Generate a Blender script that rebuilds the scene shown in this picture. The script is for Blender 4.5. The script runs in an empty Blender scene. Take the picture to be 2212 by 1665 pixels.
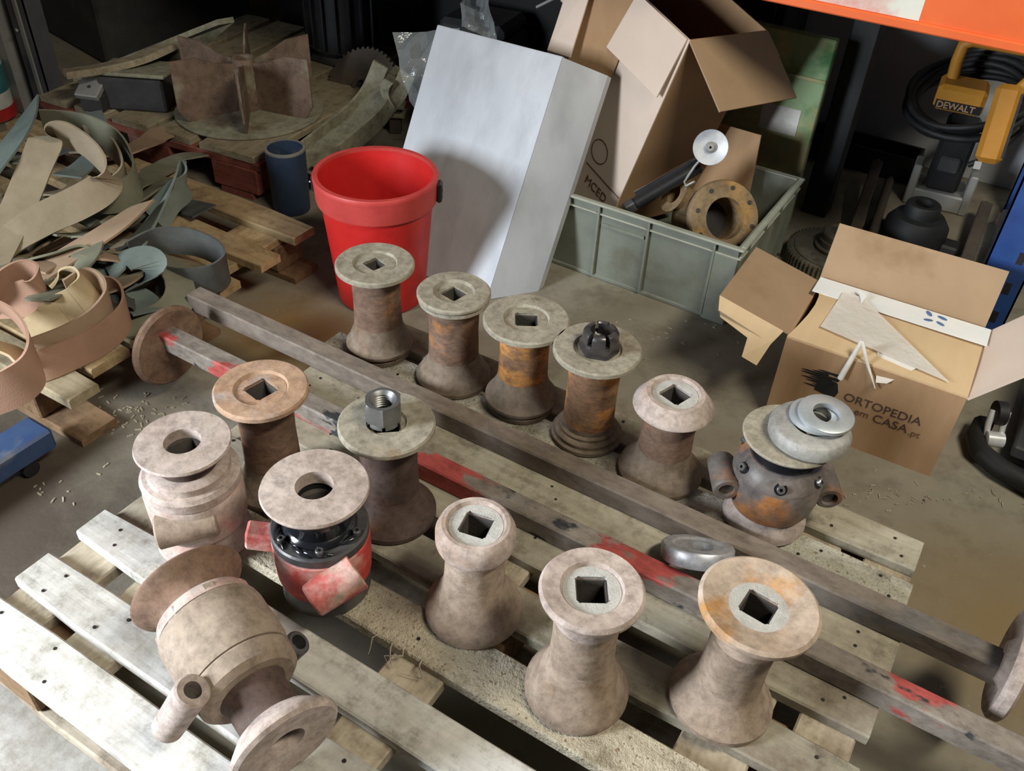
import bpy, bmesh, math, random
from mathutils import Vector, Matrix
random.seed(7)
scene = bpy.context.scene
COL = scene.collection

# ------------------------------------------------------------------ camera
FPX, W, H = 1926.2, 2212.0, 1665.0
CAM = Vector((0, 0, 1.293))
CR = Vector((0.84809206, 0.52799689, 0.04426211))
CU = Vector((-0.36439032, 0.5205698, 0.77215723))
CF = Vector((-0.3846551, 0.6709891, -0.63388807))
cd = bpy.data.cameras.new('camera'); cam = bpy.data.objects.new('camera', cd); COL.objects.link(cam)
cd.sensor_fit = 'HORIZONTAL'; cd.sensor_width = 36.0; cd.lens = FPX / W * 36.0
cd.clip_start = 0.02; cd.clip_end = 60
m = Matrix((CR, CU, -CF)).transposed().to_4x4(); m.translation = CAM
cam.matrix_world = m
scene.camera = cam

def at(px, py, z):
    """point of the horizontal plane at height z that the photograph shows at (px, py)"""
    d = CR * (px - W / 2) - CU * (py - H / 2) + CF * FPX
    return CAM + d * ((z - CAM.z) / d.z)

def aty(px, py, y):
    d = CR * (px - W / 2) - CU * (py - H / 2) + CF * FPX
    return CAM + d * (y / d.y)

# ------------------------------------------------------------------ light
vs = scene.view_settings
vs.view_transform = 'Standard'; vs.look = 'None'; vs.gamma = 1.0; vs.use_curve_mapping = False
vs.exposure = 0.0
world = bpy.data.worlds.new('world'); scene.world = world; world.use_nodes = True
world.node_tree.nodes['Background'].inputs[0].default_value = (0.75, 0.82, 1.0, 1)
world.node_tree.nodes['Background'].inputs[1].default_value = 0.04

def area(name, loc, target, sx, sy, power, col, spread=180):
    l = bpy.data.lights.new(name, 'AREA'); l.shape = 'RECTANGLE'; l.size = sx; l.size_y = sy
    l.energy = power; l.color = col; l.spread = math.radians(spread)
    o = bpy.data.objects.new(name, l); COL.objects.link(o); o.location = loc
    o.rotation_euler = (Vector(target) - Vector(loc)).to_track_quat('-Z', 'Y').to_euler()
    return o
# daylight from the open doorway, low and to the left of the photographer
area('doorway_daylight', (-1.95, -1.0, 1.10), (-0.4, 0.62, 0.1), 0.55, 0.9, 54, (0.86, 0.93, 1.0), 114)
# ceiling lamp of the workshop, high to the right
area('ceiling_lamp', (1.1, 0.75, 2.9), (-0.2, 1.3, 0), 1.3, 0.3, 72, (1.0, 0.93, 0.76))

# ------------------------------------------------------------------ materials
def nodes(name):
    mt = bpy.data.materials.new(name); mt.use_nodes = True
    nt = mt.node_tree; b = nt.nodes['Principled BSDF']
    return mt, nt, b
def c4(c): return (c[0], c[1], c[2], 1)
def N(nt, t, **kw):
    n = nt.nodes.new(t)
    for k, v in kw.items(): setattr(n, k, v)
    return n
def coords(nt, stretch=(1, 1, 1), world_space=False):
    if world_space:
        g = N(nt, 'ShaderNodeNewGeometry'); src = g.outputs['Position']
    else:
        tc = N(nt, 'ShaderNodeTexCoord'); oi = N(nt, 'ShaderNodeObjectInfo')
        mul = N(nt, 'ShaderNodeMath', operation='MULTIPLY'); mul.inputs[1].default_value = 17.0
        nt.links.new(oi.outputs['Random'], mul.inputs[0])
        add = N(nt, 'ShaderNodeVectorMath', operation='ADD')
        nt.links.new(tc.outputs['Object'], add.inputs[0]); nt.links.new(mul.outputs[0], add.inputs[1])
        src = add.outputs[0]
    mp = N(nt, 'ShaderNodeMapping'); mp.inputs['Scale'].default_value = stretch
    nt.links.new(src, mp.inputs['Vector'])
    return mp.outputs[0]
def noise(nt, vec, scale, detail=4, rough=0.6):
    n = N(nt, 'ShaderNodeTexNoise'); n.inputs['Scale'].default_value = scale
    n.inputs['Detail'].default_value = detail; n.inputs['Roughness'].default_value = rough
    nt.links.new(vec, n.inputs['Vector']); return n.outputs['Fac']
def ramp(nt, fac, stops, interp='LINEAR'):
    r = N(nt, 'ShaderNodeValToRGB'); r.color_ramp.interpolation = interp
    el = r.color_ramp.elements
    while len(el) < len(stops): el.new(0.5)
    for e, (p, c) in zip(el, stops): e.position = p; e.color = c4(c) if len(c) == 3 else c
    nt.links.new(fac, r.inputs['Fac']); return r.outputs['Color']
def mix(nt, fac, a, b):
    mx = N(nt, 'ShaderNodeMix', data_type='RGBA')
    for sock, v in ((mx.inputs[0], fac), (mx.inputs[6], a), (mx.inputs[7], b)):
        if isinstance(v, (int, float)): sock.default_value = v
        elif isinstance(v, tuple): sock.default_value = c4(v)
        else: nt.links.new(v, sock)
    return mx.outputs[2]
def bump(nt, b, fac, strength=0.3, dist=0.002):
    bp = N(nt, 'ShaderNodeBump'); bp.inputs['Strength'].default_value = strength; bp.inputs['Distance'].default_value = dist
    nt.links.new(fac, bp.inputs['Height']); nt.links.new(bp.outputs[0], b.inputs['Normal'])

W3, B3 = (1, 1, 1), (0, 0, 0)
def grunge(name, c1, c2, patch=None, cut=0.6, scale=14, pscale=9, rough=0.75, metal=0.0, stretch=(1, 1, 1), bstr=0.25, patch2=None, cut2=0.62, soft=0.06, spec=0.35, fine=0.0):
    mt, nt, b = nodes(name); v = coords(nt, stretch)
    n1 = noise(nt, v, scale, 6, 0.65)
    col = ramp(nt, n1, [(0.3, c1), (0.7, c2)])
    if patch:
        n2 = noise(nt, v, pscale, 5, 0.6)
        col = mix(nt, ramp(nt, n2, [(cut - soft, B3), (cut + soft, W3)]), col, patch)
    if patch2:
        n3 = noise(nt, v, pscale * 1.7, 4, 0.6)
        col = mix(nt, ramp(nt, n3, [(cut2 - soft, B3), (cut2 + soft, W3)]), col, patch2)
    if fine:
        n4 = noise(nt, v, scale * 4.3, 5, 0.75)
        mm = N(nt, 'ShaderNodeMix', data_type='RGBA', blend_type='MULTIPLY'); mm.inputs[0].default_value = fine
        nt.links.new(col, mm.inputs[6]); nt.links.new(ramp(nt, n4, [(0.32, (0.45, 0.43, 0.42)), (0.55, (0.98, 0.98, 0.98)), (0.75, (1.25, 1.25, 1.25))]), mm.inputs[7]); col = mm.outputs[2]
    nt.links.new(col, b.inputs['Base Color'])
    b.inputs['Roughness'].default_value = rough; b.inputs['Metallic'].default_value = metal
    b.inputs['Specular IOR Level'].default_value = spec
    if bstr: bump(nt, b, noise(nt, v, scale * 6, 4, 0.7), bstr, 0.002)
    return mt
def wood(name, c1, c2, dirt, dcut=0.62, rough=0.85, speck=None):
    """grain runs along the local X axis"""
    mt, nt, b = nodes(name); v = coords(nt, (1.2, 22, 22)); v2 = coords(nt)
    g = noise(nt, v, 3.2, 6, 0.65)
    col = ramp(nt, g, [(0.28, c1), (0.72, c2)])
    oi = N(nt, 'ShaderNodeObjectInfo')
    tint = ramp(nt, oi.outputs['Random'], [(0, (0.82, 0.80, 0.76)), (1, (1.06, 1.04, 1.0))])
    mm = N(nt, 'ShaderNodeMix', data_type='RGBA', blend_type='MULTIPLY'); mm.inputs[0].default_value = 1
    nt.links.new(col, mm.inputs[6]); nt.links.new(tint, mm.inputs[7]); col = mm.outputs[2]
    n2 = noise(nt, v2, 5.5, 6, 0.7)
    col = mix(nt, ramp(nt, n2, [(dcut - 0.08, B3), (dcut + 0.14, W3)]), col, dirt)
    n5 = noise(nt, v2, 24, 6, 0.75)
    m5 = N(nt, 'ShaderNodeMix', data_type='RGBA', blend_type='MULTIPLY'); m5.inputs[0].default_value = 1
    nt.links.new(col, m5.inputs[6]); nt.links.new(ramp(nt, n5, [(0.33, (0.58, 0.56, 0.52)), (0.48, (0.95, 0.95, 0.94)), (0.70, (1.1, 1.1, 1.1))]), m5.inputs[7]); col = m5.outputs[2]
    if speck:
        n3 = noise(nt, v2, 150, 2, 0.5)
        col = mix(nt, ramp(nt, n3, [(0.62, B3), (0.68, W3)]), col, speck)
    nt.links.new(col, b.inputs['Base Color']); b.inputs['Roughness'].default_value = rough
    b.inputs['Specular IOR Level'].default_value = 0.2
    if speck: bump(nt, b, noise(nt, v2, 190, 3, 0.7), 1.0, 0.006)
    else: bump(nt, b, g, 0.35, 0.003)
    return mt
def plain(name, c, rough=0.5, metal=0.0, spec=0.5, coat=0.0):
    mt, nt, b = nodes(name); v = coords(nt)
    n = noise(nt, v, 22, 4, 0.6)
    d = tuple(x * 0.72 for x in c)
    nt.links.new(ramp(nt, n, [(0.3, d), (0.62, c)]), b.inputs['Base Color'])
    b.inputs['Roughness'].default_value = rough; b.inputs['Metallic'].default_value = metal
    b.inputs['Specular IOR Level'].default_value = spec; b.inputs['Coat Weight'].default_value = coat
    return mt

M = {}
# spools and housings: cast iron under pinkish grey dust
M['flange_dust'] = grunge('flange_dust', (0.33, 0.255, 0.215), (0.56, 0.47, 0.42), (0.36, 0.24, 0.16), 0.70, 13, 7, 0.85, bstr=0.35, fine=0.75)
M['flange_olive'] = grunge('flange_olive', (0.25, 0.22, 0.165), (0.38, 0.345, 0.27), (0.30, 0.20, 0.12), 0.68, 15, 8, 0.85, bstr=0.3, fine=0.75)  # olive copy of the dusty flange; lighting of the rear row painted in
M['flange_rust'] = grunge('flange_rust', (0.36, 0.21, 0.125), (0.48, 0.33, 0.23), (0.42, 0.42, 0.44), 0.62, 9, 5, 0.85, bstr=0.35, fine=0.75)
M['flange_orange'] = grunge('flange_orange', (0.42, 0.31, 0.23), (0.55, 0.45, 0.37), (0.50, 0.26, 0.09), 0.60, 8, 9, 0.85, bstr=0.35, fine=0.75)
M['weld_dust'] = grunge('weld_dust', (0.42, 0.41, 0.385), (0.58, 0.565, 0.54), None, scale=60, rough=0.9, bstr=0.9)
M['shaft_rust'] = grunge('shaft_rust', (0.115, 0.068, 0.045), (0.23, 0.145, 0.10), (0.36, 0.16, 0.055), 0.62, 16, 12, 0.8, stretch=(1, 1, 1.6), bstr=0.35, fine=0.75)
M['shaft_orange'] = grunge('shaft_orange', (0.13, 0.07, 0.04), (0.27, 0.15, 0.08), (0.46, 0.21, 0.06), 0.53, 16, 14, 0.8, stretch=(1, 1, 1.8), bstr=0.4, fine=0.75)
M['shaft_dust'] = grunge('shaft_dust', (0.245, 0.18, 0.13), (0.39, 0.305, 0.235), (0.24, 0.14, 0.08), 0.64, 12, 9, 0.8, bstr=0.35, fine=0.75)
M['shaft_dark'] = grunge('shaft_dark', (0.055, 0.036, 0.03), (0.11, 0.07, 0.055), (0.17, 0.09, 0.05), 0.66, 14, 9, 0.75, bstr=0.3, fine=0.75)
M['bore'] = grunge('bore', (0.045, 0.04, 0.036), (0.10, 0.085, 0.075), None, scale=20, rough=0.8, bstr=0.4)  # near-black tone puts the shade inside holes into the colour
M['red_paint'] = grunge('red_paint', (0.42, 0.035, 0.03), (0.52, 0.075, 0.06), (0.55, 0.38, 0.32), 0.60, 10, 6, 0.6, bstr=0.2, fine=0.75)
M['pink_dust'] = grunge('pink_dust', (0.38, 0.30, 0.255), (0.52, 0.43, 0.38), (0.50, 0.20, 0.155), 0.60, 8, 9, 0.85, bstr=0.25, soft=0.1, fine=0.75)
M['tan_dust'] = grunge('tan_dust', (0.24, 0.18, 0.13), (0.36, 0.285, 0.22), (0.20, 0.12, 0.07), 0.66, 10, 7, 0.85, bstr=0.25, fine=0.75)
M['gray_rust_oil'] = grunge('gray_rust_oil', (0.10, 0.085, 0.08), (0.20, 0.17, 0.15), (0.42, 0.17, 0.05), 0.60, 9, 7, 0.45, bstr=0.2, fine=0.75)
M['grease'] = plain('grease', (0.012, 0.013, 0.016), 0.16, 0.0, 0.7)
M['dark_steel'] = grunge('dark_steel', (0.06, 0.06, 0.065), (0.16, 0.155, 0.15), None, scale=14, rough=0.42, metal=0.6, bstr=0.15)
M['bolt_steel'] = plain('bolt_steel', (0.45, 0.44, 0.43), 0.28, 0.9)
M['black_nut'] = plain('black_nut', (0.14, 0.13, 0.13), 0.30, 0.75)
M['base_brown'] = grunge('base_brown', (0.155, 0.115, 0.08), (0.26, 0.20, 0.15), (0.20, 0.115, 0.06), 0.64, 12, 9, 0.8, bstr=0.3, fine=0.7)
M['gray_nut'] = plain('gray_nut', (0.24, 0.235, 0.235), 0.42, 0.7)
M['zinc'] = grunge('zinc', (0.40, 0.43, 0.44), (0.58, 0.61, 0.62), None, scale=18, rough=0.42, metal=0.55, bstr=0.12)
M['zinc_dusty'] = grunge('zinc_dusty', (0.29, 0.28, 0.255), (0.41, 0.40, 0.375), None, scale=12, rough=0.6, fine=0.6, metal=0.2, bstr=0.15)
M['aluminium'] = grunge('aluminium', (0.42, 0.42, 0.44), (0.60, 0.60, 0.63), (0.32, 0.30, 0.29), 0.64, 10, 7, 0.42, metal=0.5, bstr=0.1, fine=0.75)
M['bar_brown'] = grunge('bar_brown', (0.15, 0.12, 0.095), (0.27, 0.22, 0.18), (0.16, 0.15, 0.145), 0.58, 9, 6, 0.7, stretch=(0.5, 1, 1), bstr=0.25, fine=0.75)
M['bar_painted'] = grunge('bar_painted', (0.15, 0.125, 0.105), (0.29, 0.25, 0.21), (0.40, 0.075, 0.065), 0.58, 11, 8, 0.65, stretch=(0.7, 1.3, 1.3), bstr=0.25, patch2=(0.035, 0.036, 0.04), cut2=0.62, soft=0.02, fine=0.75)
M['disc_rust'] = grunge('disc_rust', (0.15, 0.085, 0.055), (0.28, 0.18, 0.125), None, scale=12, rough=0.75, bstr=0.25, fine=0.75)
# wood
M['wood_white'] = wood('wood_white', (0.47, 0.46, 0.44), (0.66, 0.655, 0.64), (0.29, 0.26, 0.22), 0.56)
M['wood_grey'] = wood('wood_grey', (0.29, 0.265, 0.21), (0.43, 0.40, 0.325), (0.17, 0.135, 0.10), 0.53)
M['wood_sawdust'] = wood('wood_sawdust', (0.42, 0.375, 0.29), (0.60, 0.55, 0.45), (0.33, 0.27, 0.19), 0.56, 0.95, (0.24, 0.175, 0.11))
M['wood_mossy'] = wood('wood_mossy', (0.50, 0.48, 0.41), (0.72, 0.70, 0.62), (0.22, 0.185, 0.135), 0.60, 0.95, (0.26, 0.21, 0.15))
M['wood_under'] = wood('wood_under', (0.36, 0.31, 0.24), (0.52, 0.46, 0.37), (0.17, 0.12, 0.085), 0.56)
M['wood_yellow'] = wood('wood_yellow', (0.36, 0.255, 0.135), (0.52, 0.40, 0.24), (0.20, 0.13, 0.07), 0.58)
M['wood_brown'] = wood('wood_brown', (0.17, 0.105, 0.06), (0.29, 0.19, 0.115), (0.10, 0.06, 0.04), 0.60)
M['wood_red'] = wood('wood_red', (0.20, 0.06, 0.045), (0.29, 0.10, 0.075), (0.32, 0.22, 0.18), 0.66)
M['wood_dusty'] = wood('wood_dusty', (0.27, 0.225, 0.15), (0.40, 0.345, 0.24), (0.18, 0.13, 0.085), 0.60)
M['nail'] = plain('nail', (0.035, 0.03, 0.028), 0.6, 0.5)
# plastics, board, paint
M['red_plastic'] = grunge('red_plastic', (0.52, 0.016, 0.015), (0.62, 0.024, 0.022), (0.26, 0.012, 0.012), 0.68, 12, 5, 0.42, bstr=0.05, soft=0.1, spec=0.45)
M['red_plastic_rim'] = grunge('red_plastic_rim', (0.46, 0.05, 0.045), (0.58, 0.07, 0.06), (0.2, 0.03, 0.03), 0.66, 18, 8, 0.5, bstr=0.1)
M['black_plastic'] = plain('black_plastic', (0.018, 0.018, 0.02), 0.4)
M['black_rubber'] = plain('black_rubber', (0.012, 0.012, 0.013), 0.62)
M['gray_plastic'] = grunge('gray_plastic', (0.165, 0.18, 0.145), (0.235, 0.25, 0.205), (0.13, 0.12, 0.085), 0.63, 9, 6, 0.55, bstr=0.08, soft=0.1)
M['gray_plastic_rim'] = grunge('gray_plastic_rim', (0.27, 0.28, 0.23), (0.37, 0.38, 0.32), None, scale=12, rough=0.55, bstr=0.06)
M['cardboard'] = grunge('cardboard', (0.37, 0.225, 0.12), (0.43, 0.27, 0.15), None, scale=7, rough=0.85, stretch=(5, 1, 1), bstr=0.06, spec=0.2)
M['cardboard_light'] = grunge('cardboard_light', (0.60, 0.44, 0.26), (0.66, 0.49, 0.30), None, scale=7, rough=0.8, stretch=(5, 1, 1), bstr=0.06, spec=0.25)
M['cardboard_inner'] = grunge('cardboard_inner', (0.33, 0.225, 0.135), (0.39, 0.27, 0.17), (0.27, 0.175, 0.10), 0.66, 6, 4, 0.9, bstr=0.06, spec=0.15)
M['cardboard_pink'] = grunge('cardboard_pink', (0.66, 0.53, 0.43), (0.72, 0.59, 0.49), None, scale=6, rough=0.85, bstr=0.05, spec=0.2)  # pale tone puts the glare on the big box front into the colour
M['ink'] = plain('ink', (0.085, 0.05, 0.035), 0.7)
M['ink_brown'] = plain('ink_brown', (0.17, 0.085, 0.045), 0.8)
M['ink_black'] = plain('ink_black', (0.008, 0.008, 0.008), 0.7)
M['ink_blue'] = plain('ink_blue', (0.10, 0.20, 0.42), 0.5)
M['tape'] = grunge('tape', (0.80, 0.83, 0.85), (0.88, 0.90, 0.90), None, scale=16, rough=0.3, bstr=0.1)
M['paper_white'] = plain('paper_white', (0.80, 0.77, 0.70), 0.6)
M['blue_paint'] = grunge('blue_paint', (0.018, 0.05, 0.19), (0.03, 0.085, 0.28), None, scale=9, rough=0.45, bstr=0.05)
M['blue_fork'] = grunge('blue_fork', (0.02, 0.05, 0.14), (0.05, 0.085, 0.17), (0.14, 0.15, 0.16), 0.62, 9, 6, 0.4, bstr=0.1)
M['navy_pipe'] = grunge('navy_pipe', (0.022, 0.04, 0.08), (0.045, 0.065, 0.105), (0.11, 0.11, 0.11), 0.66, 9, 9, 0.45, bstr=0.1)
M['pipe_inside'] = grunge('pipe_inside', (0.16, 0.155, 0.13), (0.26, 0.25, 0.22), None, scale=14, rough=0.7)
M['orange_paint'] = grunge('orange_paint', (0.72, 0.125, 0.03), (0.80, 0.155, 0.04), None, scale=9, rough=0.45, bstr=0.04)
M['sheet_steel'] = grunge('sheet_steel', (0.42, 0.44, 0.47), (0.53, 0.55, 0.58), (0.36, 0.375, 0.40), 0.58, 4, 7, 0.56, metal=0.2, stretch=(1.6, 1, 0.5), bstr=0.03, soft=0.14)
M['green_paint'] = grunge('green_paint', (0.06, 0.19, 0.065), (0.11, 0.30, 0.10), (0.55, 0.46, 0.23), 0.48, 5, 5, 0.6, bstr=0.15, patch2=(0.30, 0.42, 0.22), cut2=0.52, soft=0.09)
M['wall_paint'] = grunge('wall_paint', (0.55, 0.57, 0.60), (0.66, 0.68, 0.70), None, scale=3, rough=0.8, bstr=0.05)
M['yellow_plastic'] = grunge('yellow_plastic', (0.46, 0.20, 0.025), (0.55, 0.26, 0.035), None, scale=10, rough=0.5, bstr=0.05)
M['dusty_casting'] = grunge('dusty_casting', (0.20, 0.19, 0.13), (0.33, 0.31, 0.22), (0.15, 0.11, 0.075), 0.62, 8, 6, 0.85, bstr=0.3, fine=0.75)
M['impeller_rust'] = grunge('impeller_rust', (0.145, 0.09, 0.06), (0.235, 0.165, 0.12), (0.31, 0.29, 0.21), 0.60, 7, 5, 0.75, bstr=0.25, fine=0.75)
M['rust_casting'] = grunge('rust_casting', (0.19, 0.125, 0.065), (0.31, 0.225, 0.125), (0.44, 0.25, 0.08), 0.63, 8, 6, 0.7, bstr=0.3, fine=0.75)
M['dark_machine'] = grunge('dark_machine', (0.03, 0.03, 0.033), (0.065, 0.062, 0.06), (0.09, 0.075, 0.055), 0.66, 7, 5, 0.6, bstr=0.2)
M['dark_brown_iron'] = grunge('dark_brown_iron', (0.045, 0.036, 0.03), (0.10, 0.078, 0.06), None, scale=9, rough=0.65, bstr=0.25)
M['black_gear'] = grunge('black_gear', (0.06, 0.056, 0.05), (0.14, 0.13, 0.11), (0.22, 0.20, 0.15), 0.58, 10, 7, 0.42, metal=0.3, bstr=0.15)
M['galvanised'] = grunge('galvanised', (0.28, 0.28, 0.265), (0.38, 0.38, 0.36), None, scale=8, rough=0.45, metal=0.3, bstr=0.05)
M['post_dark'] = grunge('post_dark', (0.075, 0.08, 0.09), (0.125, 0.13, 0.14), None, scale=6, rough=0.4, metal=0.2, bstr=0.05)
M['white_plastic'] = plain('white_plastic', (0.62, 0.64, 0.60), 0.45)
M['teal_print'] = plain('teal_print', (0.05, 0.19, 0.21), 0.5)
M['red_cap'] = plain('red_cap', (0.50, 0.03, 0.03), 0.4)
M['reflector'] = plain('reflector', (0.80, 0.82, 0.84), 0.3, 0.3)
M['pink_red'] = grunge('pink_red', (0.36, 0.055, 0.045), (0.48, 0.12, 0.10), (0.56, 0.36, 0.31), 0.50, 14, 16, 0.75, bstr=0.35, patch2=(0.30, 0.23, 0.17), cut2=0.58, soft=0.08, fine=0.6)
M['chrome'] = plain('chrome', (0.72, 0.72, 0.72), 0.14, 1.0)

def fabric(name, c1, c2):
    mt, nt, b = nodes(name); v = coords(nt); n = noise(nt, v, 7, 5, 0.65)
    nt.links.new(ramp(nt, n, [(0.3, c1), (0.7, c2)]), b.inputs['Base Color'])
    b.inputs['Roughness'].default_value = 0.95; b.inputs['Specular IOR Level'].default_value = 0.1
    bump(nt, b, noise(nt, v, 420, 2, 0.5), 0.5, 0.001)
    return mt
M['strap_beige'] = fabric('strap_beige', (0.22, 0.175, 0.115), (0.34, 0.275, 0.19))
M['strap_tan'] = fabric('strap_tan', (0.29, 0.20, 0.13), (0.40, 0.285, 0.195))
M['strap_pink'] = fabric('strap_pink', (0.33, 0.195, 0.135), (0.43, 0.27, 0.19))
M['strap_cream'] = fabric('strap_cream', (0.38, 0.29, 0.17), (0.50, 0.395, 0.25))
M['strap_sage'] = fabric('strap_sage', (0.15, 0.15, 0.105), (0.24, 0.235, 0.17))
M['strap_teal'] = fabric('strap_teal', (0.125, 0.155, 0.14), (0.215, 0.25, 0.225))
M['strap_dark'] = fabric('strap_dark', (0.05, 0.055, 0.055), (0.11, 0.11, 0.10))

def film_mat(name, tint, alpha):
    mt, nt, b = nodes(name)
    b.inputs['Base Color'].default_value = c4(tint); b.inputs['Roughness'].default_value = 0.16
    b.inputs['Specular IOR Level'].default_value = 0.9
    v = coords(nt); n = noise(nt, v, 26, 3, 0.6); bump(nt, b, n, 0.8, 0.006)
    tr = N(nt, 'ShaderNodeBsdfTransparent'); mx = N(nt, 'ShaderNodeMixShader'); mx.inputs[0].default_value = alpha
    out = nt.nodes['Material Output']
    nt.links.new(tr.outputs[0], mx.inputs[1]); nt.links.new(b.outputs[0], mx.inputs[2]); nt.links.new(mx.outputs[0], out.inputs['Surface'])
    return mt
M['film'] = film_mat('film', (0.42, 0.45, 0.45), 0.40)
M['pouch'] = film_mat('pouch', (0.88, 0.84, 0.78), 0.66)

# concrete floor: dusty, oil stained
mt, nt, b = nodes('concrete'); v = coords(nt, world_space=True)
big = noise(nt, v, 1.7, 6, 0.62)
col = ramp(nt, big, [(0.30, (0.155, 0.135, 0.10)), (0.5, (0.235, 0.21, 0.16)), (0.72, (0.31, 0.285, 0.225))])
med = noise(nt, v, 7, 7, 0.7)
col = mix(nt, ramp(nt, med, [(0.50, B3), (0.70, (0.75, 0.75, 0.75))]), col, (0.115, 0.09, 0.065))
rst = noise(nt, v, 2.6, 3, 0.5)
col = mix(nt, ramp(nt, rst, [(0.60, B3), (0.74, (0.55, 0.55, 0.55))]), col, (0.26, 0.175, 0.075))
spk = noise(nt, v, 48, 3, 0.6)
col = mix(nt, ramp(nt, spk, [(0.70, B3), (0.76, W3)]), col, (0.46, 0.43, 0.36))
# darker zone beside the pallets and paler mottled zone in front of the pallet
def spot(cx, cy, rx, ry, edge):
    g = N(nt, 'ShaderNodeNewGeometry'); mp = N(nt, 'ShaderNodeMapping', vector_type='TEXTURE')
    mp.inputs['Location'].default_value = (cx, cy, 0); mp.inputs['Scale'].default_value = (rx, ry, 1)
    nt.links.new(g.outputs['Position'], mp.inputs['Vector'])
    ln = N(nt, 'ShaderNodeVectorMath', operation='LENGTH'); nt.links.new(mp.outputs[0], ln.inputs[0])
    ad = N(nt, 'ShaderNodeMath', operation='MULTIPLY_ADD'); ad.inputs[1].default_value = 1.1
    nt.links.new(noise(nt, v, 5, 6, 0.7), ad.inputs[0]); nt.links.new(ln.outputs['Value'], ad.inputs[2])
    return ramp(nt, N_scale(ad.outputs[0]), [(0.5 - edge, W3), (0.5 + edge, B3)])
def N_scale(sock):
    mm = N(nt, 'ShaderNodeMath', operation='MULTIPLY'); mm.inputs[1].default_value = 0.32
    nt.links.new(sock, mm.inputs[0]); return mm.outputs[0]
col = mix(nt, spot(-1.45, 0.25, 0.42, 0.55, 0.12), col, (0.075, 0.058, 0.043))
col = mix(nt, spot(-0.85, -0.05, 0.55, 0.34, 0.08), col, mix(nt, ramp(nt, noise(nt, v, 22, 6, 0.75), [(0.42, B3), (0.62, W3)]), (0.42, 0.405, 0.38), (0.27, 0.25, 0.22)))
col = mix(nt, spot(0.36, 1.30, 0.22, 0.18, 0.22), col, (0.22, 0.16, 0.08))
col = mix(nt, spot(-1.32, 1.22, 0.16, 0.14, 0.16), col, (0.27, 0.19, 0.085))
nt.links.new(col, b.inputs['Base Color']); b.inputs['Roughness'].default_value = 0.8
b.inputs['Specular IOR Level'].default_value = 0.3
bump(nt, b, noise(nt, v, 60, 5, 0.7), 0.35, 0.003)
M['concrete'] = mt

# sticker on the beam: white with a faded red print
M['sticker'] = grunge('sticker', (0.68, 0.68, 0.60), (0.78, 0.78, 0.70), (0.66, 0.30, 0.26), 0.60, 6, 7, 0.5, bstr=0.0, soft=0.08)

# ------------------------------------------------------------------ mesh helpers
I4 = Matrix.Identity(4)
def T(x, y, z): return Matrix.Translation((x, y, z))
def RX(a): return Matrix.Rotation(math.radians(a), 4, 'X')
def RY(a): return Matrix.Rotation(math.radians(a), 4, 'Y')
def RZ(a): return Matrix.Rotation(math.radians(a), 4, 'Z')
def frame(origin, zdir, xhint=(1, 0, 0)):
    z = Vector(zdir).normalized(); x = Vector(xhint); x = (x - z * x.dot(z))
    if x.length < 1e-4: x = Vector((0, 1, 0)) - z * z.y
    x.normalize(); y = z.cross(x)
    mm = Matrix((x, y, z)).transposed().to_4x4(); mm.translation = Vector(origin); return mm

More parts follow.
